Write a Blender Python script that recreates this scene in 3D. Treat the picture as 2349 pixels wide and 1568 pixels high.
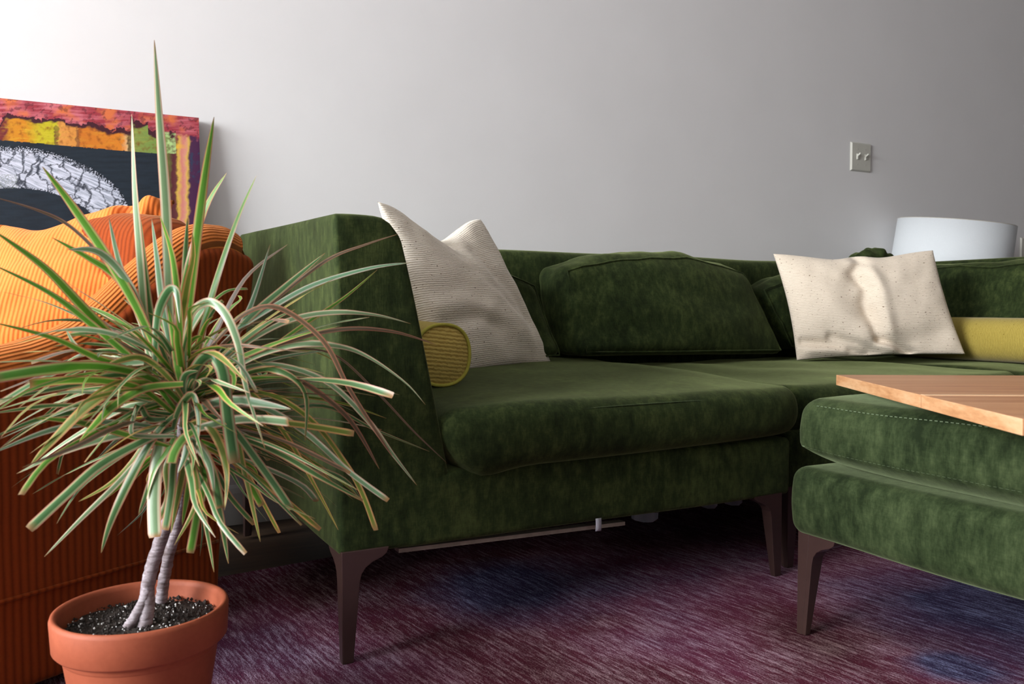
import bpy, bmesh, math, random
from mathutils import Vector, Matrix, noise

for o in list(bpy.data.objects):
    bpy.data.objects.remove(o)
SC = bpy.context.scene
COL = SC.collection
V = Vector

# ------------------------------------------------------------------ camera
F = 1950.0
YAW = math.radians(62.0)          # viewing direction, measured from the long wall's direction
PITCH = math.radians(2.32)
cam_d = bpy.data.cameras.new('camera')
cam = bpy.data.objects.new('camera', cam_d)
COL.objects.link(cam)
cam.location = (0, 0, .573)
cam.rotation_euler = (math.pi / 2 - PITCH, 0, YAW - math.pi / 2)
cam_d.sensor_width = 36
cam_d.lens = F / 2349 * 36
cam_d.clip_start = .02
cam_d.dof.use_dof = True
cam_d.dof.focus_distance = 1.75
cam_d.dof.aperture_fstop = 9
SC.camera = cam

# ------------------------------------------------------------------ world, daylight, exposure
SC.view_settings.view_transform = 'Standard'
SC.view_settings.look = 'None'
SC.view_settings.gamma = 1
SC.view_settings.use_curve_mapping = False
SC.view_settings.exposure = 0.0
SC.cycles.use_denoising = True
SC.cycles.sample_clamp_indirect = 6
w = bpy.data.worlds.new('world')
SC.world = w
w.use_nodes = True
w.node_tree.nodes['Background'].inputs[0].default_value = (.80, .90, 1, 1)
w.node_tree.nodes['Background'].inputs[1].default_value = 1.0


def area(name, loc, rot, sx, sy, power, col):
    l = bpy.data.lights.new(name, 'AREA')
    l.shape = 'RECTANGLE'
    l.size = sx
    l.size_y = sy
    l.energy = power
    l.color = col
    o = bpy.data.objects.new(name, l)
    COL.objects.link(o)
    o.location = loc
    o.rotation_euler = rot
    return o


# daylight through the big window in the left wall, and an added warm fill behind the camera
WIN = dict(x=-3.3, y0=-.35, y1=1.95, z0=.85, z1=2.3)
area('window_daylight', (WIN['x'] - .12, (WIN['y0'] + WIN['y1']) / 2, (WIN['z0'] + WIN['z1']) / 2),
     (0, -math.pi / 2, 0), WIN['z1'] - WIN['z0'], WIN['y1'] - WIN['y0'], 415, (.95, .975, 1))
FILL_WIN = dict(y=-3.6, x0=-.6, x1=1.0, z0=.8, z1=2.1)
area('rear_fill_light', ((FILL_WIN['x0'] + FILL_WIN['x1']) / 2, FILL_WIN['y'] - .12, (FILL_WIN['z0'] + FILL_WIN['z1']) / 2),
     (math.pi / 2, 0, 0), FILL_WIN['x1'] - FILL_WIN['x0'], FILL_WIN['z1'] - FILL_WIN['z0'], 7, (1, .92, .84))

bpy.context.view_layer.update()
CM = cam.matrix_world.copy()
CR = CM.to_3x3()
C0 = V((0, 0, .573))
CMI = CM.inverted()


def ray(px, py):
    return CR @ V(((px - 1174.5) / F, -(py - 784) / F, -1))


def P(px, py, t):
    """world point seen at a photograph pixel at depth t metres"""
    return C0 + ray(px, py) * t


def PX(px, py, x):
    r = ray(px, py)
    return C0 + r * (x / r.x)


def PY(px, py, y):
    r = ray(px, py)
    return C0 + r * (y / r.y)


def PZ(px, py, z):
    r = ray(px, py)
    return C0 + r * ((z - .573) / r.z)


def proj(p):
    q = CMI @ p
    return (1174.5 + F * q.x / -q.z, 784 - F * q.y / -q.z)


# ------------------------------------------------------------------ helpers
def link(name, me, mat=None, parent=None):
    o = bpy.data.objects.new(name, me)
    COL.objects.link(o)
    if parent is not None:
        o.parent = parent
    if mat:
        for m in (mat if isinstance(mat, (list, tuple)) else [mat]):
            me.materials.append(m)
    return o


def mesh(name, verts, faces, mat=None, parent=None, smooth=True, uvs=None, cols=None, mids=None):
    me = bpy.data.meshes.new(name)
    me.from_pydata([tuple(v) for v in verts], [], faces)
    if smooth:
        me.polygons.foreach_set('use_smooth', [True] * len(me.polygons))
    if uvs is not None:
        uvl = me.uv_layers.new(name='UVMap')
        for lp in me.loops:
            uvl.data[lp.index].uv = uvs[lp.vertex_index]
    if cols is not None:
        ca = me.color_attributes.new('Col', 'FLOAT_COLOR', 'POINT')
        flat = []
        for c in cols:
            flat.extend((c[0], c[1], c[2], 1))
        ca.data.foreach_set('color', flat)
    if mids is not None:
        me.polygons.foreach_set('material_index', mids)
    me.update()
    return link(name, me, mat, parent)


def empty(name, label, cat, loc=(0, 0, 0), group=None):
    o = bpy.data.objects.new(name, None)
    COL.objects.link(o)
    o.empty_display_size = .05
    o.location = loc
    o['label'] = label
    o['category'] = cat
    if group:
        o['group'] = group
    return o


def tag(o, label, cat, group=None):
    o['label'] = label
    o['category'] = cat
    if group:
        o['group'] = group
    return o


def axis_samples(L, r, n):
    """coordinates 0..L dense inside the rounded ends"""
    k = 5
    a = [r * (1 - math.cos(math.pi / 2 * i / k)) for i in range(k)]
    mid = [r + (L - 2 * r) * i / n for i in range(n + 1)]
    return a + mid + [L - x for x in reversed(a)]


def rbox(name, lo, hi, r, mat, parent=None, n=(10, 10, 6), fn=None, uvfn=None, squash=None):
    """box with all edges rounded by r; fn(p, unit) deforms every point. World coordinates minus parent location."""
    lo = V(lo); hi = V(hi)
    S = hi - lo
    r = min(r, min(S) * .499)
    ax = [axis_samples(S[i], r, n[i]) for i in range(3)]
    idx = {}
    verts = []
    uvs = []
    off = parent.location.copy() if parent is not None and parent.parent is None else V((0, 0, 0))

    def vid(i, j, k):
        key = (i, j, k)
        if key not in idx:
            p = V((ax[0][i], ax[1][j], ax[2][k]))
            inner = V(tuple(min(max(p[a], r), S[a] - r) for a in range(3)))
            d = p - inner
            # spherify the outer shell
            onb = [abs(p[a]) < 1e-9 or abs(p[a] - S[a]) < 1e-9 for a in range(3)]
            if d.length > 1e-9:
                # cube shell point -> rounded
                p2 = inner + d.normalized() * r
            else:
                p2 = p
            u = V(tuple(p2[a] / S[a] for a in range(3)))
            q = lo + p2
            if fn:
                q = V(fn(q, u))
            idx[key] = len(verts)
            verts.append(q - off)
            uvs.append(uvfn(q, u) if uvfn else (u.x, u.z))
        return idx[key]
    N = [len(a) - 1 for a in ax]
    faces = []
    for i in range(N[0]):
        for j in range(N[1]):
            faces.append((vid(i, j, 0), vid(i, j + 1, 0), vid(i + 1, j + 1, 0), vid(i + 1, j, 0)))
            faces.append((vid(i, j, N[2]), vid(i + 1, j, N[2]), vid(i + 1, j + 1, N[2]), vid(i, j + 1, N[2])))
    for i in range(N[0]):
        for k in range(N[2]):
            faces.append((vid(i, 0, k), vid(i + 1, 0, k), vid(i + 1, 0, k + 1), vid(i, 0, k + 1)))
            faces.append((vid(i, N[1], k), vid(i, N[1], k + 1), vid(i + 1, N[1], k + 1), vid(i + 1, N[1], k)))
    for j in range(N[1]):
        for k in range(N[2]):
            faces.append((vid(0, j, k), vid(0, j, k + 1), vid(0, j + 1, k + 1), vid(0, j + 1, k)))
            faces.append((vid(N[0], j, k), vid(N[0], j + 1, k), vid(N[0], j + 1, k + 1), vid(N[0], j, k + 1)))
    return mesh(name, verts, faces, mat, parent, uvs=uvs)


def catmull(pts, n):
    out = []
    m = len(pts)
    for i in range(m - 1):
        p0 = pts[max(i - 1, 0)]; p1 = pts[i]; p2 = pts[i + 1]; p3 = pts[min(i + 2, m - 1)]
        for k in range(n):
            t = k / n
            out.append(.5 * ((2 * p1) + (p2 - p0) * t + (2 * p0 - 5 * p1 + 4 * p2 - p3) * t * t + (3 * p1 - p0 - 3 * p2 + p3) * t ** 3))
    out.append(pts[-1].copy())
    return out


def tube(name, pts, rad, mat, parent=None, seg=10, off=None, caps=True, rfn=None, closed=False, up=V((0, 0, 1))):
    n = len(pts)
    verts, faces, uvs = [], [], []
    off = off if off is not None else (parent.location.copy() if parent is not None and parent.parent is None else V((0, 0, 0)))
    L = 0
    nrm = None
    for i, p in enumerate(pts):
        if closed:
            T = (pts[(i + 1) % n] - pts[(i - 1) % n]).normalized()
        else:
            T = (pts[min(i + 1, n - 1)] - pts[max(i - 1, 0)]).normalized()
        if nrm is None:
            nrm = up - T * up.dot(T)
            if nrm.length < 1e-3:
                nrm = V((1, 0, 0)) - T * T.x
        nrm = (nrm - T * nrm.dot(T)).normalized()
        B = T.cross(nrm)
        if i:
            L += (p - pts[i - 1]).length
        for k in range(seg):
            a = 2 * math.pi * k / seg
            r = rad(i / (n - 1)) if callable(rad) else rad
            if rfn:
                r *= rfn(i, k)
            verts.append(p + nrm * (math.cos(a) * r) + B * (math.sin(a) * r) - off)
            uvs.append((L, k / seg))
    rows = n if closed else n - 1
    for i in range(rows):
        for k in range(seg):
            a = i * seg + k; b = i * seg + (k + 1) % seg
            c = ((i + 1) % n) * seg + (k + 1) % seg; d = ((i + 1) % n) * seg + k
            faces.append((a, d, c, b))
    if caps and not closed:
        faces.append(tuple(range(seg)))
        faces.append(tuple((n - 1) * seg + k for k in reversed(range(seg))))
    return mesh(name, verts, faces, mat, parent, uvs=uvs)


def lathe(name, prof, mat, parent=None, seg=64, off=V((0, 0, 0)), closed=True, sm=True):
    verts, faces = [], []
    m = len(prof)
    for (r, z) in prof:
        for k in range(seg):
            a = 2 * math.pi * k / seg
            verts.append(V((math.cos(a) * r, math.sin(a) * r, z)) + off)
    for i in range(m - 1):
        for k in range(seg):
            faces.append((i * seg + k, i * seg + (k + 1) % seg, (i + 1) * seg + (k + 1) % seg, (i + 1) * seg + k))
    return mesh(name, verts, faces, mat, parent, smooth=sm)


def bevel_mod(o, w_=.002, seg=2):
    m = o.modifiers.new('bevel', 'BEVEL')
    m.width = w_
    m.segments = seg
    m.limit_method = 'ANGLE'
    w2 = o.modifiers.new('wn', 'WEIGHTED_NORMAL')
    w2.keep_sharp = True
    return o


def box(name, lo, hi, mat, parent=None, bev=None):
    off = parent.location.copy() if parent is not None and parent.parent is None else V((0, 0, 0))
    x0, y0, z0 = V(lo) - off
    x1, y1, z1 = V(hi) - off
    vs = [(x0, y0, z0), (x1, y0, z0), (x1, y1, z0), (x0, y1, z0), (x0, y0, z1), (x1, y0, z1), (x1, y1, z1), (x0, y1, z1)]
    fs = [(0, 3, 2, 1), (4, 5, 6, 7), (0, 1, 5, 4), (1, 2, 6, 5), (2, 3, 7, 6), (3, 0, 4, 7)]
    o = mesh(name, vs, fs, mat, parent, smooth=bool(bev))
    if bev:
        bevel_mod(o, bev)
    return o


def seg_dist(u, v, a, b):
    dx, dy = b[0] - a[0], b[1] - a[1]
    L2 = dx * dx + dy * dy
    t = max(0, min(1, ((u - a[0]) * dx + (v - a[1]) * dy) / L2)) if L2 else 0
    return math.hypot(u - a[0] - t * dx, v - a[1] - t * dy)


def pillow(name, cor, th, mat, parent=None, creases=(), nu=70, nv=60, pinch=.05, expo=.42, wr=.004, seed=0, sag=None, ntype=None):
    """soft square pillow: cor = BL, BR, TR, TL (front side seen with BL left); creases: (polyline, width, depth)"""
    BL, BR, TR, TL = cor
    nrm = ((BR - BL).cross(TL - BL)).normalized()
    off = parent.location.copy() if parent is not None and parent.parent is None else V((0, 0, 0))
    verts, faces, uvs = [], [], []
    W = (BR - BL).length
    H = (TL - BL).length

    def base(u, v):
        uu = u + pinch * math.sin(math.pi * v) * (1 - 2 * u) * (1 if True else 0) * (abs(2 * u - 1) ** 2)
        vv = v + pinch * math.sin(math.pi * u) * (1 - 2 * v) * (abs(2 * v - 1) ** 2)
        return BL * (1 - uu) * (1 - vv) + BR * uu * (1 - vv) + TR * uu * vv + TL * (1 - uu) * vv
    ids = [{}, {}]
    for side in (0, 1):
        for i in range(nu + 1):
            for j in range(nv + 1):
                edge = i in (0, nu) or j in (0, nv)
                if side == 1 and edge:
                    ids[1][(i, j)] = ids[0][(i, j)]
                    continue
                u = .5 - .5 * math.cos(math.pi * i / nu) if True else i / nu
                v = .5 - .5 * math.cos(math.pi * j / nv)
                u = .55 * u + .45 * i / nu
                v = .55 * v + .45 * j / nv
                p = base(u, v)
                h = (math.sin(math.pi * u) * math.sin(math.pi * v))
                h = max(h, 0) ** expo * th / 2
                s = 1 if side == 0 else -1
                m = min(1, h / (th * .2))
                q = V((u * W * 9 + seed, v * H * 9, seed + side * 7))
                h += wr * m * noise.noise(q) * 1.6 + wr * .7 * m * noise.noise(q * 2.7)
                if side == 0:
                    for poly, cw, cd in creases:
                        d = min(seg_dist(u * W, v * H, (a[0] * W, a[1] * H), (b[0] * W, b[1] * H)) for a, b in zip(poly, poly[1:]))
                        h += cd * math.exp(-(d / cw) ** 2) * min(1, m + .25)
                if sag:
                    p = p + sag(u, v)
                ids[side][(i, j)] = len(verts)
                verts.append(p + nrm * h * s - off)
                uvs.append((u * W, v * H))
    for side in (0, 1):
        d = ids[side]
        for i in range(nu):
            for j in range(nv):
                f = (d[(i, j)], d[(i + 1, j)], d[(i + 1, j + 1)], d[(i, j + 1)])
                faces.append(f if side == 0 else f[::-1])
    return mesh(name, verts, faces, mat, parent, uvs=uvs)


# ------------------------------------------------------------------ materials
def new_mat(name):
    m = bpy.data.materials.new(name)
    m.use_nodes = True
    nt = m.node_tree
    return m, nt, nt.nodes['Principled BSDF']


def nd(nt, typ, **kw):
    n = nt.nodes.new(typ)
    for k, v in kw.items():
        if k.startswith('i_'):
            n.inputs[k[2:].replace('_', ' ')].default_value = v
        else:
            setattr(n, k, v)
    return n


def ramp(nt, fac, stops):
    r = nt.nodes.new('ShaderNodeValToRGB')
    el = r.color_ramp.elements
    while len(el) < len(stops):
        el.new(.5)
    for e, (p, c) in zip(el, stops):
        e.position = p
        e.color = (*c, 1)
    nt.links.new(fac, r.inputs[0])
    return r.outputs[0]


def mixc(nt, fac, a, b, typ='MIX'):
    m = nt.nodes.new('ShaderNodeMix')
    m.data_type = 'RGBA'
    m.blend_type = typ
    for s, val in ((0, fac), (6, a), (7, b)):
        if hasattr(val, 'is_output'):
            nt.links.new(val, m.inputs[s])
        elif isinstance(val, (int, float)):
            m.inputs[s].default_value = val
        else:
            m.inputs[s].default_value = (*val, 1)
    return m.outputs[2]


def math_n(nt, op, a, b=None, c=None):
    m = nt.nodes.new('ShaderNodeMath')
    m.operation = op
    for s, val in ((0, a), (1, b), (2, c)):
        if val is None:
            continue
        if hasattr(val, 'is_output'):
            nt.links.new(val, m.inputs[s])
        else:
            m.inputs[s].default_value = val
    return m.outputs[0]


def mapped(nt, scale=(1, 1, 1), rot=(0, 0, 0), kind='Object', loc=(0, 0, 0)):
    tc = nt.nodes.new('ShaderNodeTexCoord')
    mp = nt.nodes.new('ShaderNodeMapping')
    mp.inputs['Scale'].default_value = scale
    mp.inputs['Rotation'].default_value = rot
    mp.inputs['Location'].default_value = loc
    nt.links.new(tc.outputs[kind], mp.inputs['Vector'])
    return mp.outputs[0]


def noise_n(nt, vec, scale, detail=3, rough=.55):
    n = nt.nodes.new('ShaderNodeTexNoise')
    n.inputs['Scale'].default_value = scale
    n.inputs['Detail'].default_value = detail
    n.inputs['Roughness'].default_value = rough
    nt.links.new(vec, n.inputs['Vector'])
    return n.outputs['Fac']


def bump(nt, bsdf, h, strength=.3, dist=.002):
    b = nt.nodes.new('ShaderNodeBump')
    b.inputs['Strength'].default_value = strength
    b.inputs['Distance'].default_value = dist
    nt.links.new(h, b.inputs['Height'])
    nt.links.new(b.outputs[0], bsdf.inputs['Normal'])
    return b


def plain(name, col, rough=.6, metal=0, noise_amt=0, nscale=40, bumpy=0, spec=.5):
    m, nt, b = new_mat(name)
    b.inputs['Base Color'].default_value = (*col, 1)
    b.inputs['Roughness'].default_value = rough
    b.inputs['Metallic'].default_value = metal
    b.inputs['Specular IOR Level'].default_value = spec
    if noise_amt or bumpy:
        f = noise_n(nt, mapped(nt), nscale, 4)
        if noise_amt:
            c2 = tuple(c * (1 - noise_amt) for c in col)
            nt.links.new(ramp(nt, f, [(.3, c2), (.7, col)]), b.inputs['Base Color'])
        if bumpy:
            bump(nt, b, f, bumpy, .002)
    return m


def velvet(name, dark, mid, light, sheen=.28, tint=(.62, .70, .30), streak=(1, 1, .5)):
    m, nt, b = new_mat(name)
    vec = mapped(nt, streak)
    n1 = noise_n(nt, vec, 52, 5, .7)
    n2 = noise_n(nt, mapped(nt), 7, 3, .5)
    n3 = noise_n(nt, mapped(nt, (1, 1, .16)), 420, 3, .7)
    n4 = noise_n(nt, mapped(nt, (.16, .16, 1)), 420, 3, .7)
    f = math_n(nt, 'MULTIPLY_ADD', n1, .52, math_n(nt, 'MULTIPLY', n2, .26))
    f = math_n(nt, 'MULTIPLY_ADD', n3, .13, f)
    f = math_n(nt, 'MULTIPLY_ADD', n4, .11, f)
    col = ramp(nt, f, [(.41, dark), (.51, mid), (.64, light)])
    nt.links.new(col, b.inputs['Base Color'])
    b.inputs['Roughness'].default_value = .85
    b.inputs['Specular IOR Level'].default_value = .12
    b.inputs['Sheen Weight'].default_value = sheen
    b.inputs['Sheen Roughness'].default_value = .38
    b.inputs['Sheen Tint'].default_value = (*tint, 1)
    bump(nt, b, math_n(nt, 'ADD', n3, n1), .35, .0012)
    return m


VELVET = velvet('green velvet', (.0085, .0140, .0040), (.020, .031, .0085), (.050, .067, .019))
VELVET_L = velvet('green velvet lighter', (.009, .016, .005), (.024, .037, .013), (.052, .072, .028), sheen=.30, tint=(.62, .75, .40))  # slightly lighter green copy, on the ottoman and a seam


def cord(name, dark, light, freq, sheen=.2, depth=.003, axis=0, pw=1.0):
    """corduroy ribs from the mesh's own UV (metres)"""
    m, nt, b = new_mat(name)
    tc = nt.nodes.new('ShaderNodeTexCoord')
    sp = nt.nodes.new('ShaderNodeSeparateXYZ')
    nt.links.new(tc.outputs['UV'], sp.inputs[0])
    nz = noise_n(nt, mapped(nt), 9, 2)
    x = math_n(nt, 'MULTIPLY_ADD', nz, .006, sp.outputs[axis])
    s = math_n(nt, 'SINE', math_n(nt, 'MULTIPLY', x, freq * 2 * math.pi))
    h = math_n(nt, 'MULTIPLY_ADD', s, .5, .5)
    h = math_n(nt, 'POWER', h, pw)
    fine = noise_n(nt, mapped(nt), 260, 3, .7)
    big = noise_n(nt, mapped(nt), 5, 3, .6)
    f = math_n(nt, 'MULTIPLY_ADD', fine, .35, math_n(nt, 'MULTIPLY', h, .5))
    f = math_n(nt, 'MULTIPLY_ADD', big, .3, f)
    nt.links.new(ramp(nt, f, [(.22, dark), (.85, light)]), b.inputs['Base Color'])
    b.inputs['Roughness'].default_value = .9
    b.inputs['Specular IOR Level'].default_value = .1
    b.inputs['Sheen Weight'].default_value = sheen
    b.inputs['Sheen Tint'].default_value = (1, .6, .3, 1)
    bump(nt, b, h, .8, depth)
    return m


CORD_SIDE = cord('shaded orange corduroy', (.14, .020, .003), (.27, .046, .008), 1 / .0118, depth=.0007, pw=.6)  # chair side turned from the window, its shade put into the colour
CORD_ROLL = cord('mid-tone corduroy roll', (.36, .080, .012), (.60, .18, .040), 40, axis=1, depth=.002, pw=.7)  # same corduroy, tone between the shaded and lit copies
CORD_SOFT = cord('window-lit corduroy', (.64, .135, .020), (.82, .225, .050), 1 / .0078, depth=.0010, pw=.8, sheen=.3)  # same corduroy with window light put into the colour


def linen(name, c1, c2, speck, rib=None, bstr=.5):
    m, nt, b = new_mat(name)
    uv = mapped(nt, kind='UV')
    wv = nt.nodes.new('ShaderNodeTexWave')
    wv.wave_type = 'BANDS'
    wv.bands_direction = 'Y'
    wv.inputs['Scale'].default_value = 62 if rib is None else rib
    wv.inputs['Distortion'].default_value = 2.2
    wv.inputs['Detail'].default_value = 2
    wv.inputs['Detail Scale'].default_value = 3
    nt.links.new(uv, wv.inputs['Vector'])
    n1 = noise_n(nt, mapped(nt, (1, 3, 1), kind='UV'), 90, 3, .6)
    n2 = noise_n(nt, mapped(nt, kind='UV'), 7, 2)
    f = math_n(nt, 'MULTIPLY_ADD', wv.outputs['Fac'], .35, math_n(nt, 'MULTIPLY', n1, .45))
    f = math_n(nt, 'MULTIPLY_ADD', n2, .25, f)
    col = ramp(nt, f, [(.25, c2), (.62, c1)])
    sp = noise_n(nt, mapped(nt, (1, 1.6, 1), kind='UV'), 130, 1, .4)
    spf = ramp(nt, sp, [(.70, (0, 0, 0)), (.735, (1, 1, 1))])
    col = mixc(nt, spf, col, speck)
    nt.links.new(col, b.inputs['Base Color'])
    b.inputs['Roughness'].default_value = .95
    b.inputs['Specular IOR Level'].default_value = .1
    b.inputs['Sheen Weight'].default_value = .15
    bump(nt, b, math_n(nt, 'ADD', wv.outputs['Fac'], n1), bstr, .0012)
    return m


LINEN = linen('cream handwoven cloth', (.82, .75, .64), (.64, .55, .42), (.20, .15, .10))
LINEN_W = linen('pink cream handwoven cloth', (.74, .64, .52), (.58, .48, .37), (.22, .15, .10), bstr=.35)
YELLOW = linen('mustard handwoven cloth', (.42, .32, .070), (.28, .21, .035), (.25, .18, .03))
YELLOW_RIB = linen('mustard ribbed cloth', (.58, .44, .12), (.30, .19, .035), (.25, .18, .03), rib=40, bstr=.8)
YELLOW_PIPE = plain('mustard piping', (.46, .42, .06), .9, noise_amt=.2, nscale=120)


def wall_mat():
    m, nt, b = new_mat('wall paint')
    n = noise_n(nt, mapped(nt), 3, 4)
    nt.links.new(ramp(nt, n, [(.3, (.72, .705, .70)), (.7, (.75, .735, .73))]), b.inputs['Base Color'])
    b.inputs['Roughness'].default_value = .55
    b.inputs['Specular IOR Level'].default_value = .3
    bump(nt, b, noise_n(nt, mapped(nt), 160, 3), .06, .001)
    return m


WALL = wall_mat()
WALL_DIM = plain('low-bounce grey wall', (.36, .33, .31), .7)  # unseen walls, darkened to cut the light they bounce
TRIM = plain('white trim paint', (.60, .60, .58), .4)
CEIL = plain('ceiling paint', (.74, .73, .72), .9)


def wood(name, c1, c2, c3, scale=(2.2, 26, 26), rot=(0, 0, 0), rough=.45):
    m, nt, b = new_mat(name)
    v = mapped(nt, scale, rot)
    n1 = noise_n(nt, v, 1.6, 5, .6)
    n2 = noise_n(nt, mapped(nt, (scale[0] * 3, scale[1] * 5, scale[2] * 5), rot), 3, 3, .6)
    f = math_n(nt, 'MULTIPLY_ADD', n2, .25, math_n(nt, 'MULTIPLY', n1, .75))
    nt.links.new(ramp(nt, f, [(.34, c1), (.5, c2), (.66, c3)]), b.inputs['Base Color'])
    b.inputs['Roughness'].default_value = rough
    bump(nt, b, n2, .1, .0006)
    return m


OAK_FLOOR = wood('dark floor boards', (.02, .012, .007), (.05, .028, .015), (.08, .045, .025))
BROWN = plain('dark brown wood', (.050, .026, .022), .32, noise_amt=.15, nscale=30)
BLACK = plain('black plastic', (.008, .008, .008), .6)

# ------------------------------------------------------------------ room
WY = 2.35
RX, LX, FY, H = 8.0, -3.3, -3.6, 2.6


def structure(o):
    o['kind'] = 'structure'
    return o


floor = structure(box('floor', (LX - .2, FY - .2, -.08), (RX + .2, WY + .2, -.008), OAK_FLOOR))
structure(box('ceiling', (LX - .2, FY - .2, H), (RX + .2, WY + .2, H + .1), CEIL))
structure(box('wall_back', (LX - .2, WY, -.008), (RX + .2, WY + .15, H), WALL))
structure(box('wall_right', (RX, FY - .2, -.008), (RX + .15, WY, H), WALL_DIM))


def wall_with_hole(name, axis, at_, th, a0, a1, h0, h1, A0, A1):
    """wall slab across `axis` with a rectangular window opening"""
    vs, fs = [], []

    def bx(p0, p1, q0, q1):
        b = len(vs)
        for t in (at_, at_ + th):
            for (p, q) in ((p0, q0), (p1, q0), (p1, q1), (p0, q1)):
                vs.append((t, p, q) if axis == 0 else (p, t, q))
        fs.extend([(b, b + 1, b + 2, b + 3), (b + 7, b + 6, b + 5, b + 4), (b, b + 4, b + 5, b + 1), (b + 1, b + 5, b + 6, b + 2), (b + 2, b + 6, b + 7, b + 3), (b + 3, b + 7, b + 4, b)])
    bx(A0, a0, -.008, H)
    bx(a1, A1, -.008, H)
    bx(a0, a1, -.008, h0)
    bx(a0, a1, h1, H)
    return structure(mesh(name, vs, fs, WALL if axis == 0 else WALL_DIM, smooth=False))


wall_with_hole('wall_left', 0, LX - .1, .1, WIN['y0'], WIN['y1'], WIN['z0'], WIN['z1'], FY - .2, WY)
wall_with_hole('wall_front', 1, FY - .1, .1, FILL_WIN['x0'], FILL_WIN['x1'], FILL_WIN['z0'], FILL_WIN['z1'], LX, RX)


def window_frame(name, axis, at_, a0, a1, h0, h1):
    root = bpy.data.objects.new(name, None)
    COL.objects.link(root)
    root['kind'] = 'structure'

    def bb(nm, p0, p1, q0, q1, t=.03):
        lo = (at_ - t, p0, q0) if axis == 0 else (p0, at_ - t, q0)
        hi = (at_ + t, p1, q1) if axis == 0 else (p1, at_ + t, q1)
        box(nm, lo, hi, TRIM, root)
    e = .05
    bb('window_frame', a0, a1, h0, h0 + e)
    bb('window_frame', a0, a1, h1 - e, h1)
    bb('window_frame', a0, a0 + e, h0 + e, h1 - e)
    bb('window_frame', a1 - e, a1, h0 + e, h1 - e)
    m = (a0 + a1) / 2
    bb('mullion', m - .02, m + .02, h0 + e, h1 - e, .02)


window_frame('window_1', 0, LX - .05, WIN['y0'], WIN['y1'], WIN['z0'], WIN['z1'])
window_frame('fill_window', 1, FY - .05, FILL_WIN['x0'], FILL_WIN['x1'], FILL_WIN['z0'], FILL_WIN['z1'])  # unseen opening around the rear fill light

# baseboard with a small stepped profile
bb_prof = [(0, 0), (-.014, 0), (-.014, .085), (-.010, .098), (-.004, .105), (0, .105)]
vs = []
for x in (LX, RX):
    vs += [(x, WY + a, b - .008) for a, b in bb_prof]
n_ = len(bb_prof)
fs = [(i, (i + 1) % n_, n_ + (i + 1) % n_, n_ + i) for i in range(n_)]
structure(mesh('baseboard_back', vs, fs, TRIM, smooth=False))


# ------------------------------------------------------------------ rug
def rug_mat():
    m, nt, b = new_mat('purple striated rug')
    rz = math.radians(-RUG_DEG)
    # streaks run along local x (the rug's weft)
    st = noise_n(nt, mapped(nt, (13, 125, 1), kind='Object'), 1.0, 3, .7)
    st2 = noise_n(nt, mapped(nt, (60, 260, 1), kind='Object'), 1.0, 3, .7)
    big = noise_n(nt, mapped(nt, kind='Object', loc=(7, 2, 0)), 5, 3, .6)
    pat = noise_n(nt, mapped(nt, kind='Object', loc=(3.1, 1.7, 0)), 2.6, 3, .5)
    grit = noise_n(nt, mapped(nt, (1, 1.4, 1), kind='Object'), 300, 2, .6)
    base = ramp(nt, pat, [(.30, (.055, .012, .018)), (.43, (.10, .020, .036)), (.54, (.14, .032, .068)), (.68, (.10, .028, .066))])
    hi = ramp(nt, pat, [(.30, (.31, .20, .20)), (.50, (.50, .33, .41)), (.70, (.43, .35, .48))])
    # blue pools of dye
    blue = None
    for (cx, cy, r) in BLUE_SPOTS:
        tc = nt.nodes.new('ShaderNodeTexCoord')
        sub = nt.nodes.new('ShaderNodeVectorMath'); sub.operation = 'DISTANCE'
        nt.links.new(tc.outputs['Object'], sub.inputs[0])
        sub.inputs[1].default_value = (cx, cy, 0)
        dd = math_n(nt, 'MULTIPLY_ADD', noise_n(nt, mapped(nt), 5, 3), .22, math_n(nt, 'SUBTRACT', sub.outputs['Value'], .11))
        f = ramp(nt, math_n(nt, 'DIVIDE', dd, r), [(.35, (1, 1, 1)), (1.0, (0, 0, 0))])
        blue = f if blue is None else math_n(nt, 'MAXIMUM', blue, f)
    base = mixc(nt, blue, base, (.040, .028, .070))
    hi = mixc(nt, blue, hi, (.24, .25, .42))
    s = math_n(nt, 'MULTIPLY_ADD', st, .62, math_n(nt, 'MULTIPLY', st2, .38))
    s = math_n(nt, 'MULTIPLY_ADD', grit, .36, math_n(nt, 'SUBTRACT', s, .18))
    s = math_n(nt, 'MULTIPLY_ADD', big, .26, math_n(nt, 'SUBTRACT', s, .13))
    sf = ramp(nt, s, [(.46, (0, 0, 0)), (.54, (.30, .30, .30)), (.68, (1, 1, 1))])
    nt.links.new(mixc(nt, sf, base, hi), b.inputs['Base Color'])
    b.inputs['Roughness'].default_value = .95
    b.inputs['Specular IOR Level'].default_value = .05
    bump(nt, b, math_n(nt, 'ADD', s, grit), .8, .004)
    return m


RUG_DEG = 62 + 35        # world angle of the streaks
rug_c = V((1.2, .12, 0))
ca, sa = math.cos(math.radians(RUG_DEG)), math.sin(math.radians(RUG_DEG))


def rug_local(p):
    d = p - rug_c
    return (d.x * ca + d.y * sa, -d.x * sa + d.y * ca)


BLUE_SPOTS = [(*rug_local(PZ(1190, 1345, 0)), .25), (*rug_local(PZ(2290, 1400, 0)), .34), (*rug_local(PZ(2200, 1540, 0)), .10)]
RUG = rug_mat()
rug = box('area_rug', (-1.85, -1.9, -.008), (1.85, 1.65, 0), RUG)
rug.location = rug_c
rug.rotation_euler = (0, 0, math.radians(RUG_DEG))
tag(rug, 'purple and magenta rug with pale streaks and blue pools, under the green sofa', 'rug')

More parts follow.
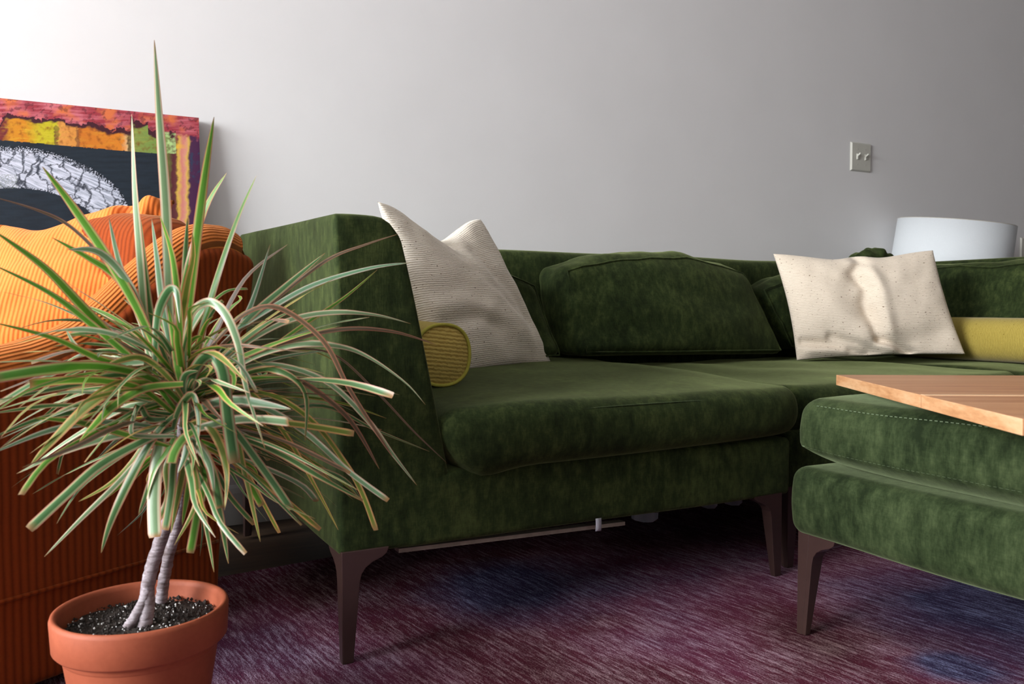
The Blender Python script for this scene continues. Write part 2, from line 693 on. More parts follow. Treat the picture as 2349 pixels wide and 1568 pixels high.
# ------------------------------------------------------------------ sofa
sofa = empty('sectional_sofa', 'dark green velvet sectional sofa with a slanted arm, along the wall', 'sofa', (1.6, 1.8, 0))
YF, YR = 1.315, 2.27
XA = .384


def wob(p, s=4, a=.004, seed=0):
    return a * noise.noise(V((p.x * s + seed, p.y * s, p.z * s)))


def arm_fn(p, u):
    z = p.z
    hh = (z - .18) / .54
    inner = .20 - .088 * max(0, (z - .285)) / .435          # width of arm at this height
    x = XA + (p.x - XA) / .2 * inner
    rise = .030 * (p.y - YF) / .9
    z2 = z + rise * max(0, hh)
    x += wob(p, 6, .003, 3)
    return (x, p.y, z2 - .012 * hh * (u.x - .3) ** 2 - .034 * hh ** 3 * max(0, (u.x - .62) / .38) ** 2.5)


arm = rbox('armrest', (XA, YF, .174), (XA + .2, 2.12, .722), .012, VELVET, sofa, (8, 24, 26), arm_fn)


def base_fn(seed):
    def f(p, u):
        k = math.sin(math.pi * min(1, max(0, u.x)))
        return (p.x, p.y - (.004 * k if u.y < .1 else 0), p.z + wob(p, 3, .003, seed) + (0.003 * math.sin(math.pi * u.x) if u.z > .5 else 0))
    return f


rbox('seat_base', (XA + .11, YF + .0004, .174), (1.376, 2.2, .296), .012, VELVET, sofa, (20, 14, 6), base_fn(1))
rbox('seat_base', (1.392, YF + .030, .174), (2.26, 2.2, .30), .014, VELVET, sofa, (20, 14, 6), base_fn(2))
rbox('seat_base', (2.27, 1.10, .174), (2.87, 2.2, .30), .014, VELVET, sofa, (14, 20, 6), base_fn(3))


def back_fn(p, u):
    return (p.x, p.y + .0, p.z + .010 * noise.noise(V((p.x * 2.2, 4, 0))) * u.z)


rbox('backrest', (XA, 2.115, .178), (2.87, YR, .735), .032, VELVET, sofa, (60, 4, 14), back_fn)
rbox('backrest', (2.73, 1.10, .178), (2.87, 2.114, .738), .03, VELVET, sofa, (4, 30, 14), back_fn)


def seat_fn(seed, x0, x1, y0, y1, z0, z1, crown, edge=.0):
    def f(p, u):
        m = math.sin(math.pi * min(1, max(0, u.x))) ** .5 * math.sin(math.pi * (.12 + .88 * min(1, u.y))) ** .6 if 0 < u.x < 1 else 0
        z = p.z
        if u.z > .5:
            z += crown * (.25 + .75 * min(1, u.y * 1.7)) * (1 - abs(2 * u.x - 1) ** 4 * .55)
            z += wob(p, 5, .008, seed) * u.z
        else:
            z += wob(p, 3, .006, seed)
        y = p.y - (.012 * math.sin(math.pi * u.z) * (1 - u.y) ** 4)
        x = p.x + (.010 * (2 * u.x - 1) * math.sin(math.pi * u.z))
        # corners of the front pull in
        cx = abs(2 * u.x - 1)
        y += .030 * cx ** 8 * (1 - u.y) ** 6
        # lower left front corner lifts off the base
        if edge:
            e = max(0, 1 - u.x / .09)
            z += edge * e ** 2 * (1 - u.z)
            z -= .013 * (1 - u.z) * math.exp(-((u.x - .085) / .07) ** 2) * (1 - u.y)
            z += .012 * (1 - u.z) * u.x
            z += .004 * u.z * (u.x)
        return (x, y, z)
    return f


c1 = rbox('seat_cushion', (.572, 1.292, .290), (1.388, 2.07, .396), .028, VELVET, sofa, (40, 30, 8),
          seat_fn(11, 0, 0, 0, 0, 0, 0, .036, edge=.045))
rbox('seat_cushion', (1.398, 1.345, .298), (2.262, 2.07, .398), .028, VELVET, sofa, (30, 24, 6),
     seat_fn(12, 0, 0, 0, 0, 0, 0, .012))
rbox('seat_cushion', (2.272, 1.12, .298), (2.77, 2.08, .398), .03, VELVET, sofa, (20, 30, 6),
     seat_fn(13, 0, 0, 0, 0, 0, 0, .010))
# seam line along the front top edge of the first cushion
sp_ = [V((.615 + (1.36 - .615) * i / 40, 1.287 + .02 * (abs(2 * i / 40 - 1)) ** 8, .384 + .012 * math.sin(math.pi * i / 40) * .6)) for i in range(41)]
sm = tube('seam', [p + V((0, .004, 0)) for p in sp_], .0016, VELVET_L, c1, seg=6, off=sofa.location)


def back_cushion(name, quad, depth, mat, bulge, seed, r=.045, dome=.03, piping=True, n=(22, 5, 16), parent=sofa):
    """box cushion: quad = front BL, BR, TR, TL; depth vector goes to the back"""
    BL, BR, TR, TL = quad
    nr = -depth.normalized()

    def f(p, u):
        a, b, c = u.x, u.y, u.z
        q = BL * (1 - a) * (1 - c) + BR * a * (1 - c) + TR * a * c + TL * (1 - a) * c
        q = q + depth * b
        s = max(0, math.sin(math.pi * a)) * max(0, math.sin(math.pi * c))
        q = q + nr * (bulge * s ** .7 * (1 - 1.6 * b))
        q = q + V((0, 0, 1)) * (dome * max(0, math.sin(math.pi * a)) ** .7 * c ** 3)
        q = q + nr * .012 * noise.noise(V((a * 5 + seed, c * 4, b * 2))) + V((0, 0, .010)) * noise.noise(V((a * 7, seed, b * 3))) * c
        return q
    S = V(((BR - BL).length, depth.length, (TL - BL).length))
    o = rbox(name, (0, 0, 0), S, r, mat, parent, n, f)
    if piping:
        path = []
        for (a0, c0_, a1, c1_) in ((.03, .05, .03, .95), (.03, .95, .97, .95), (.97, .95, .97, .05), (.97, .05, .03, .05)):
            for k in range(14):
                t = k / 14
                a = a0 + (a1 - a0) * t; c = c0_ + (c1_ - c0_) * t
                path.append(V(f(None, V((a, .035, c)))))
        pp = tube('piping', path, .0024, VELVET, o, seg=6, off=sofa.location, closed=True)
        pp.name = 'piping'
    return o


yb = 1.93
bq = lambda a, b, c, d: (a, b, c, d)
# left cushion (half hidden by the cream pillow)
back_cushion('back_cushion', (V((.60, 1.90, .425)), PY(1300, 822, 1.90), PY(1235, 655, 1.97), V((.60, 1.97, .735))), V((0, .15, .0)), VELVET, .03, 1)
# big centre cushion
back_cushion('back_cushion', (PY(1332, 818, 1.90), PY(1812, 812, 1.90), PY(1712, 625, 1.985), PY(1285, 622, 1.985)), V((-.02, .125, .0)), VELVET, .035, 5, r=.035, dome=.062)
# third cushion, mostly behind the right cream pillow
back_cushion('back_cushion', (PY(1815, 800, 1.95), PY(2090, 810, 1.95), PY(2035, 600, 1.99), PY(1742, 662, 1.97)), V((0, .11, 0)), VELVET, .02, 9, r=.04)
# cushion on the return
bx = 2.57
back_cushion('back_cushion', (V((bx, 1.98, .415)), V((bx, 1.15, .415)), V((bx + .06, 1.15, .712)), V((bx + .06, 1.98, .716))), V((.115, 0, 0)), VELVET, .02, 14, r=.045, dome=.008)
# crumpled corner of a cushion sticking up behind the pillow
def crump(p, u):
    return p + V((0, 0, .014 * noise.noise(V((p.x * 30, p.y * 30, 1))) * u.z + .018 * math.exp(-((u.x - .60) / .10) ** 2) * u.z)) + V((0, .006, 0)) * noise.noise(p * 40)
tp = P(1998, 590, 2.85)
rbox('back_cushion', tp + V((-.075, -.04, -.10)), tp + V((.085, .05, .018)), .03, VELVET, sofa, (22, 8, 10), crump)

# under-frame rail, care tag, torn lining
RAIL = plain('raw pine rail', (.30, .25, .20), .7, noise_amt=.3, nscale=60)
r0, r1 = PY(915, 1263, 1.42), PY(1434, 1203, 1.42)
ra, rb = PY(915, 1263, 1.337), PY(1434, 1200, 1.337)
vs = []
for p_ in (ra, rb):
    for dy, dz in ((0, -.0035), (.02, -.0035), (.02, .0035), (0, .0035)):
        vs.append(p_ + V((0, dy, dz)) - sofa.location)
mesh('frame_rail', vs, [(0, 1, 5, 4), (1, 2, 6, 5), (2, 3, 7, 6), (3, 0, 4, 7), (0, 3, 2, 1), (4, 5, 6, 7)], RAIL, sofa, smooth=False)
box('frame_panel', (.44, 1.44, .168), (1.33, 2.15, .179), BLACK, sofa)


def tag_mat():
    m, nt, b = new_mat('care tag print')
    n = noise_n(nt, mapped(nt, (1, 1, .0), kind='Object'), 900, 2)
    sp = nt.nodes.new('ShaderNodeSeparateXYZ')
    nt.links.new(mapped(nt), sp.inputs[0])
    s = math_n(nt, 'SINE', math_n(nt, 'MULTIPLY', sp.outputs[0], 2600))
    f = math_n(nt, 'MULTIPLY_ADD', s, .35, n)
    nt.links.new(ramp(nt, f, [(.40, (.14, .14, .17)), (.58, (.62, .62, .68))]), b.inputs['Base Color'])
    return m


tg = PY(1372, 1205, 1.314)
vs, fs = [], []
for i in range(6):
    for s_ in (-1, 1):
        zz = .180 - .024 * i / 5
        vs += [V((tg.x + .0065 * s_, 1.3135 - .001 * math.sin(i * .7), zz)) - sofa.location]
for i in range(5):
    fs.append((i * 2, i * 2 + 1, i * 2 + 3, i * 2 + 2))
o = mesh('care_tag', vs, fs, tag_mat(), sofa)
o.modifiers.new('s', 'SOLIDIFY').thickness = .0006
o['label'] = 'white printed care tag hanging under the seat edge'
LIN = plain('grey dust lining', (.16, .18, .20), .35)
for (a, b, w_) in ((1478, 1186, .035), (1625, 1155, .016), (1680, 1148, .02)):
    p = PY(a, b, 1.52)
    vs, fs = [], []
    for i in range(7):
        for j in range(3):
            vs.append(p + V(((i / 6 - .5) * 2 * w_, .02 * math.sin(i), .012 - .012 * j * math.sin(math.pi * i / 6 * .9 + .2))) - sofa.location)
    for i in range(6):
        for j in range(2):
            fs.append((i * 3 + j, i * 3 + j + 1, i * 3 + j + 4, i * 3 + j + 3))
    mesh('torn_lining', vs, fs, LIN, sofa)


def leg(parent, cx, cy, sx, sy, ztop=.182):
    """bracket leg whose outer corner stands at (cx, cy); brackets reach along sx*x and sy*y"""
    prof = [(0, 0), (.0185, 0), (.030, .128), (.033, .142), (.040, .152), (.052, .160), (.068, .166), (.076, .172), (.080, ztop), (0, ztop)]
    th = .026
    vs, fs = [], []
    off = parent.location

    def slab(fn):
        b = len(vs)
        n = len(prof)
        for d in (0, 1):
            for (a, z) in prof:
                vs.append(fn(a, d * min(th, .012 + z * .11), z) - off)
        fs.append(tuple(b + i for i in range(n)))
        fs.append(tuple(b + n + i for i in reversed(range(n))))
        for i in range(n):
            j = (i + 1) % n
            fs.append((b + i, b + n + i, b + n + j, b + j))
    slab(lambda a, d, z: V((cx + sx * a, cy + sy * d, z)))
    slab(lambda a, d, z: V((cx + sx * (d + .0007), cy + sy * (a * .998 + .0007), min(max(z, .0006), ztop - .0004))))
    me = bpy.data.meshes.new('leg')
    me.from_pydata([tuple(v) for v in vs], [], fs)
    bm = bmesh.new(); bm.from_mesh(me)
    bmesh.ops.recalc_face_normals(bm, faces=bm.faces)
    bm.to_mesh(me); bm.free()
    o = link('leg', me, BROWN, parent)
    bevel_mod(o, .0012, 2)
    return o


leg(sofa, .390, 1.3125, 1, 1)
leg(sofa, 1.352, 1.3165, -1, 1)
leg(sofa, 1.402, 1.3475, 1, 1)
leg(sofa, .397, 2.19, 1, -1)
leg(sofa, 1.375, 2.19, -1, -1)
leg(sofa, 2.86, 1.108, -1, 1)
leg(sofa, 2.28, 1.108, 1, 1)
leg(sofa, 2.86, 2.19, -1, -1)

# ------------------------------------------------------------------ ottoman
OX, OY = 1.128, 1.080
otto = empty('ottoman', 'green velvet ottoman with a loose cushion, under the wooden board', 'ottoman', (OX + .35, OY - .36, 0))


def ob_fn(p, u):
    # rounded upper far-left edge, slight swelling
    return (p.x - .006 * math.sin(math.pi * u.z) * (1 - u.x) ** 3, p.y + .003 * math.sin(math.pi * u.z) * u.y, p.z + wob(p, 4, .004, 7))


rbox('base', (OX, OY - .78, .177), (OX + .72, OY, .296), .022, VELVET_L, otto, (14, 40, 8), ob_fn)


def oc_fn(p, u):
    z = p.z
    z += .010 * math.sin(math.pi * u.x) ** .5 * math.sin(math.pi * u.y) ** .5 if (u.z > .5 and 0 < u.x < 1 and 0 < u.y < 1) else 0
    x, y = p.x, p.y
    # the gusset below the stitched seam tucks in
    if u.z < .26:
        k = (1 - u.z / .26)
        x += .024 * k * (1 - u.x) ** 2
        y -= .050 * k * u.y ** 4
    x -= .007 * math.sin(math.pi * u.z) * (1 - u.x) ** 4
    y -= .012 * max(0, u.z - .5) * u.y ** 3
    # the far end lifts a little above the base
    z += .012 * u.y ** 6 * (1 - u.z)
    z += wob(p, 5, .006, 21)
    return (x, y, z)


oc = rbox('cushion', (OX + .004, OY - .77, .296), (OX + .71, OY - .006, .416), .030, VELVET_L, otto, (14, 44, 10), oc_fn)


def stitches(name, pts, mat, parent, off, every=.0085, ln=.005, r=.0008):
    vs, fs = [], []
    d = 0
    acc = []
    for a, b in zip(pts, pts[1:]):
        L = (b - a).length
        T = (b - a) / L
        while d < L:
            acc.append((a + T * d, T))
            d += every
        d -= L
    for p, T in acc:
        B = T.cross(V((0, 0, 1))).normalized() * r
        U = V((0, 0, r))
        b = len(vs)
        for s in (-.5, .5):
            for q in (B + U, -B + U, -B - U, B - U):
                vs.append(p + T * ln * s + q - off)
        fs += [(b, b + 1, b + 2, b + 3), (b + 7, b + 6, b + 5, b + 4)] + [(b + i, b + 4 + i, b + 4 + (i + 1) % 4, b + (i + 1) % 4) for i in range(4)]
    o = mesh(name, vs, fs, mat, parent, smooth=False)
    o['kind'] = 'stuff'
    return o


THREAD = plain('pale green thread', (.10, .14, .07), .7)
st = []
for i in range(40):
    y = OY - .03 - .72 * i / 39
    u = V((0.0, (y - (OY - .77)) / .762, .27))
    st.append(V(oc_fn(V((OX + .006, y, .296 + .27 * .120)), u)) + V((-.0005, 0, 0)))
stitches('stitching', st, THREAD, oc, otto.location)
st2 = []
for i in range(40):
    y = OY - .05 - .70 * i / 39
    u = V((0.015, (y - (OY - .77)) / .762, .86))
    st2.append(V(oc_fn(V((OX + .010, y, .296 + .90 * .120)), u)) + V((-.0005, 0, 0)))
stitches('stitching', st2, THREAD, oc, otto.location, r=.0006)
leg(otto, OX + .010, OY - .010, 1, -1, .184)
leg(otto, OX + .710, OY - .010, -1, -1, .184)
leg(otto, OX + .010, OY - .770, 1, 1, .184)
leg(otto, OX + .710, OY - .770, -1, 1, .184)

# ------------------------------------------------------------------ wooden board
PINE = wood('pale red beech', (.38, .155, .066), (.48, .225, .10), (.57, .30, .15), scale=(1.6, 20, 20))
PINE_E = wood('beech end grain', (.32, .13, .045), (.54, .28, .13), (.68, .43, .24), scale=(14, 3.4, 14))
ZB = .450
bc = PZ(1918, 859, ZB)
be = PZ(2349, 961, ZB)
dl = (be - bc); dl.z = 0
dl.normalize()                            # along the visible left edge, towards the viewer
dr = V((-dl.y, dl.x, 0))                  # along the back edge, to the right
if dr.dot(V((.883, -.469, 0))) < 0:
    dr = -dr
p_seam = PZ(2110, 905, ZB)
wpl = (p_seam - bc).dot(dl)
board = empty('tabletop_board', 'pale reddish wooden board laid on the green ottoman as a table', 'table top', (bc.x, bc.y, ZB - .019))
board.rotation_euler = (0, 0, math.atan2(dr.y, dr.x))
for i, (a, b_) in enumerate(((0, wpl - .0009), (wpl + .0009, wpl + .26))):
    me_v = [(0, -b_, 0), (.80, -b_, 0), (.80, -a, 0), (0, -a, 0)]
    vs = [V(v) for v in me_v] + [V(v) + V((0, 0, .019)) for v in me_v]
    fs = [(0, 3, 2, 1), (4, 5, 6, 7), (0, 1, 5, 4), (1, 2, 6, 5), (2, 3, 7, 6), (3, 0, 4, 7)]
    o = mesh('plank', vs, fs, [PINE, PINE_E], board, smooth=False, mids=[0, 0, 0, 0, 0, 1])
    bevel_mod(o, .0009, 2)
glint = box('glint_line', (0, 0, 0), (.01, .01, .01), plain('pale glue line', (.80, .52, .30), .5))  # pale strip painting the highlight on the next plank's bevel
glint.data.clear_geometry()
vs = [V((0.001, -wpl - .011, .0187)), V((.80, -wpl - .011, .0187)), V((.80, -wpl + .003, .0187)), V((.001, -wpl + .003, .0187))]
glint.data.from_pydata([tuple(v) for v in vs] + [tuple(v + V((0, 0, .0008))) for v in vs], [], [(0, 3, 2, 1), (4, 5, 6, 7), (0, 1, 5, 4), (1, 2, 6, 5), (2, 3, 7, 6), (3, 0, 4, 7)])
glint.parent = board

# ------------------------------------------------------------------ throw pillows and bolsters
# left cream pillow, leaning in the corner by the arm
q = (P(1000, 872, 1.86), P(1266, 838, 2.24), P(1102, 503, 2.18), P(866, 462, 1.82))
cr = [([(.22, .98), (.45, .75), (.55, .55), (.72, .38)], .018, -.008), ([(.3, .92), (.5, .66), (.62, .40), (.78, .18)], .035, .009),
      ([(.62, .80), (.66, .62), (.80, .45), (.86, .30)], .022, -.008), ([(.08, .40), (.3, .42), (.5, .36), (.66, .22)], .025, .007),
      ([(.10, .30), (.35, .33), (.5, .26)], .016, -.008), ([(.40, .98), (.48, .90)], .03, -.02)]
def sagL(u, v):
    # the top edge dips between the two upper corners
    return V((0, 0, -.050)) * (math.sin(math.pi * min(1, u * 1.0)) ** 2) * v ** 3 * (.35 + .9 * max(0, math.sin(math.pi * (u ** .75)))) 
o = pillow('throw_pillow', q, .125, LINEN, creases=cr, seed=3, wr=.0035, sag=sagL, pinch=.03)
tag(o, 'cream woven throw pillow leaning on the slanted sofa arm, behind the mustard bolster', 'pillow', 'cream throw pillows')
# right cream pillow, upright in the sofa corner
q = (P(1828, 826, 2.56), P(2214, 812, 2.50), P(2140, 574, 2.58), P(1774, 582, 2.61))
cr = [([(.50, .99), (.52, .90), (.455, .80), (.50, .62), (.47, .50), (.49, .30), (.50, .16)], .020, -.022),
      ([(.55, .84), (.575, .6), (.56, .4), (.56, .22)], .022, .012),
      ([(.42, .70), (.40, .55), (.44, .40)], .035, -.016),
      ([(.04, .16), (.2, .12), (.34, .055), (.42, .01)], .014, -.015), ([(.22, .19), (.36, .12), (.48, .03)], .014, -.016),
      ([(.5, .14), (.60, .08), (.68, .01)], .012, -.020), ([(.08, .07), (.28, .06)], .016, .012), ([(.52, .08), (.56, .05)], .02, .012),
      ([(.70, .10), (.85, .18)], .04, -.012)]
def sagR(u, v):
    return V((0, 0, -.020)) * math.sin(math.pi * u) ** 2 * v ** 3 + V((0, 0, .014)) * math.exp(-((u - .52) / .10) ** 2) * v ** 4
o = pillow('throw_pillow', q, .125, LINEN_W, creases=cr, seed=8, wr=.004, sag=sagR, pinch=.022, nu=90, nv=70)
tag(o, 'cream woven throw pillow with a deep centre crease, standing in the sofa corner', 'pillow', 'cream throw pillows')


def bolster(p0, p1, R, label, sq=.0):
    d = (p1 - p0)
    L = d.length
    d.normalize()
    side = d.cross(V((0, 0, 1))).normalized()
    up = V((0, 0, 1))
    root = empty('bolster', label, 'bolster', p0 - up * R, 'mustard bolsters')
    off = root.location
    seg = 48

    def ringpt(a, r, s):
        # slightly squared section, flattened under its weight
        ca_, sa_ = math.cos(a), math.sin(a)
        k = 1 + sq * math.sin(2 * a) ** 2
        z = sa_ * r * k
        z = max(z, -R * .985)
        return p0 + d * s + side * (ca_ * r * k) + up * z
    vs, fs, uvs = [], [], []
    ns = 30
    for i in range(ns + 1):
        s = L * i / ns
        e = min(s, L - s)
        r = R * (1 - .06 * math.exp(-e / .012)) * (1 + .012 * noise.noise(V((s * 14, 3, 1))))
        for k in range(seg):
            a = 2 * math.pi * k / seg
            vs.append(ringpt(a, r, s) - off)
            uvs.append((a * R, s))
    for i in range(ns):
        for k in range(seg):
            fs.append((i * seg + k, i * seg + (k + 1) % seg, (i + 1) * seg + (k + 1) % seg, (i + 1) * seg + k))
    mesh('cover', vs, fs, YELLOW, root, uvs=uvs)
    for end, s0, sg in (('a', 0, -1), ('b', L, 1)):
        vs, fs, uvs = [], [], []
        nr = 9
        for i in range(nr + 1):
            f = i / nr
            r = R * .945 * (1 - f)
            bul = sg * .014 * (1 - (1 - f) ** 2) - sg * .002
            for k in range(seg):
                a = 2 * math.pi * k / seg
                pt = ringpt(a, r, s0 + bul)
                vs.append(pt - off)
                uvs.append(((pt - p0).dot(side), (pt - p0).z + .12 * (pt - p0).dot(side)))
        for i in range(nr):
            for k in range(seg):
                fs.append((i * seg + k, i * seg + (k + 1) % seg, (i + 1) * seg + (k + 1) % seg, (i + 1) * seg + k))
        e = mesh('end_cap', vs, fs, YELLOW_RIB, root, uvs=uvs)
        ring = [ringpt(2 * math.pi * k / seg, R * .965, s0) for k in range(seg)]
        tube('piping', ring, .0036, YELLOW_PIPE, e, seg=6, off=off, closed=True, up=d)
    return root


bolster(V((.663, 1.535, .418 + .062)), V((.640, 1.82, .428 + .062)), .062, 'mustard yellow bolster with ribbed end cap, against the slanted sofa arm', sq=.05)
bolster(V((2.452, 1.40, .411 + .066)), V((2.475, 1.90, .411 + .066)), .066, 'mustard yellow bolster at the right edge, beside the upright cream pillow', sq=.04)

# ------------------------------------------------------------------ drum lamp behind the sofa on a side table
SHADE = plain('white lamp shade cloth', (.66, .69, .71), .8, noise_amt=.03, nscale=200)
BRASS = plain('lamp metal', (.10, .09, .08), .35, .8)
lc = V((3.085, 2.09, 0))
st_ = empty('side_table', 'small dark side table in the corner under the white lamp', 'table', lc)
def disc(name, c, r, z0, z1, mat, parent, seg=40):
    return lathe(name, [(0.0001, z0), (r, z0), (r, z1), (.0001, z1)], mat, parent, seg, c - parent.location, sm=False)
disc('table_top', lc, .17, .455, .475, BROWN, st_)
for k in range(3):
    a = 2.1 * k + .3
    tube('leg', [lc + V((math.cos(a) * .12, math.sin(a) * .12, .456)), lc + V((math.cos(a) * .155, math.sin(a) * .155, 0))], .011, BROWN, st_)
lamp = empty('table_lamp', 'white drum-shade lamp in the corner behind the sofa, slightly tilted', 'lamp', lc + V((0, 0, .475)))
disc('lamp_base', lc, .075, .475, .492, BRASS, lamp)
tube('pole', [lc + V((0, 0, .49)), lc + V((0, 0, .80))], .009, BRASS, lamp)
sh = lathe('lamp_shade', [(.212, -.162), (.209, 0), (.2055, 0), (.2085, -.162), (.212, -.162)], SHADE, lamp, 72)
ctr = P(2193, 511, 3.30)
sh.location = ctr - lamp.location
# tilt towards the right as seen from the camera
axis = V((.469, .883, 0))
sh.rotation_euler = (Matrix.Rotation(math.radians(5.6), 3, axis) @ Matrix.Rotation(math.radians(4.2), 3, V((.883, -.469, 0)))).to_euler()
ring = tube('rim', [V((math.cos(2 * math.pi * k / 72) * .2065, math.sin(2 * math.pi * k / 72) * .2065, 0)) for k in range(72)], .0028, plain('shade rim', (.45, .42, .36), .8), sh, seg=6, closed=True, off=V((0, 0, 0)))
for k in range(3):
    a = 2.1 * k
    tube('spoke', [V((0, 0, -.03)), V((math.cos(a) * .206, math.sin(a) * .206, -.01))], .002, BRASS, sh, seg=6, off=V((0, 0, 0)))

# ------------------------------------------------------------------ wall plates
PLATE = plain('ivory plate', (.54, .53, .47), .35)


def wall_plate(name, label, x, zc, wdt, hgt, toggles):
    root = empty(name, label, 'light switch' if toggles else 'outlet', (x, WY, zc))
    w2, h2, d, bv = wdt / 2, hgt / 2, .0065, .0055
    vs = [(-w2, 0, -h2), (w2, 0, -h2), (w2, 0, h2), (-w2, 0, h2), (-w2 + bv, -d, -h2 + bv), (w2 - bv, -d, -h2 + bv), (w2 - bv, -d, h2 - bv), (-w2 + bv, -d, h2 - bv)]
    fs = [(0, 1, 5, 4), (1, 2, 6, 5), (2, 3, 7, 6), (3, 0, 4, 7), (4, 5, 6, 7)]
    o = mesh('plate', vs, fs, PLATE, root, smooth=False)
    if toggles:
        for sx in (-.023, .023):
            vs = [(sx - .005, -d, -.012), (sx + .005, -d, -.012), (sx + .005, -d, .012), (sx - .005, -d, .012),
                  (sx - .004, -d - .004, -.010), (sx + .004, -d - .004, -.010), (sx + .004, -d - .004, .010), (sx - .004, -d - .004, .010)]
            b = len(vs)
            vs += [(sx - .0035, -d - .002, -.001), (sx + .0035, -d - .002, -.001), (sx + .0035, -d - .002, .007), (sx - .0035, -d - .002, .007),
                   (sx - .003, -d - .017, .009), (sx + .003, -d - .017, .009), (sx + .003, -d - .015, .014), (sx - .003, -d - .015, .014)]
            fs = []
            for b0 in (0, 8):
                fs += [(b0, b0 + 1, b0 + 5, b0 + 4), (b0 + 1, b0 + 2, b0 + 6, b0 + 5), (b0 + 2, b0 + 3, b0 + 7, b0 + 6), (b0 + 3, b0, b0 + 4, b0 + 7), (b0 + 4, b0 + 5, b0 + 6, b0 + 7)]
            t = mesh('toggle', vs, fs, PLATE, root, smooth=False)
        scr = [(-.023, .030), (.023, .030), (-.023, -.030), (.023, -.030)]
    else:
        scr = [(0, 0)]
        for sz in (-.02, .02):
            vs, fs = [], []
            for i in range(20):
                a = 2 * math.pi * i / 20
                vs.append((.016 * math.cos(a), -d - .0012, sz + .013 * math.sin(a)))
            fs.append(tuple(range(20)))
            m_ = mesh('socket', vs, fs, PLATE, root, smooth=False)
            m_.modifiers.new('s', 'SOLIDIFY').thickness = .001
    for (a, b) in scr:
        vs = [(a + .0026 * math.cos(i * math.pi / 4), -d - .001, b + .0026 * math.sin(i * math.pi / 4)) for i in range(8)]
        mesh('screw', vs + [(v[0], -d + .0005, v[2]) for v in vs], [tuple(range(8))] + [(i, (i + 1) % 8, 8 + (i + 1) % 8, 8 + i) for i in range(8)], plain('screw paint', (.42, .40, .36), .4), root, smooth=False)
    return root


s0, s1 = PY(1950, 325, WY), PY(1996, 396, WY)
wall_plate('light_switch', 'ivory double toggle light switch plate high on the wall', (s0.x + s1.x) / 2, (PY(1951, 325, WY).z + PY(1950, 391, WY).z) / 2, .116, .114, True)
e0 = PY(2340, 545, WY)
wall_plate('wall_outlet', 'cream wall plate cut off by the right edge of the picture', e0.x + .036, PY(2345, 571, WY).z, .072, .105, False)


# ------------------------------------------------------------------ painting
def lin(c):
    return tuple((x / 255 / 12.92 if x / 255 <= .04045 else ((x / 255 + .055) / 1.055) ** 2.4) for x in c)


def lerp3(a, b, t):
    t = max(0, min(1, t))
    return tuple(a[i] * (1 - t) + b[i] * t for i in range(3))


def interp(x, pts):
    if x <= pts[0][0]:
        return pts[0][1]
    for (a, b), (c, d) in zip(pts, pts[1:]):
        if x <= c:
            return b + (d - b) * (x - a) / (c - a)
    return pts[-1][1]


def fb(x, y, z=0., o=4):
    return noise.fractal(V((x, y, z)), 1.0, 2.0, o)


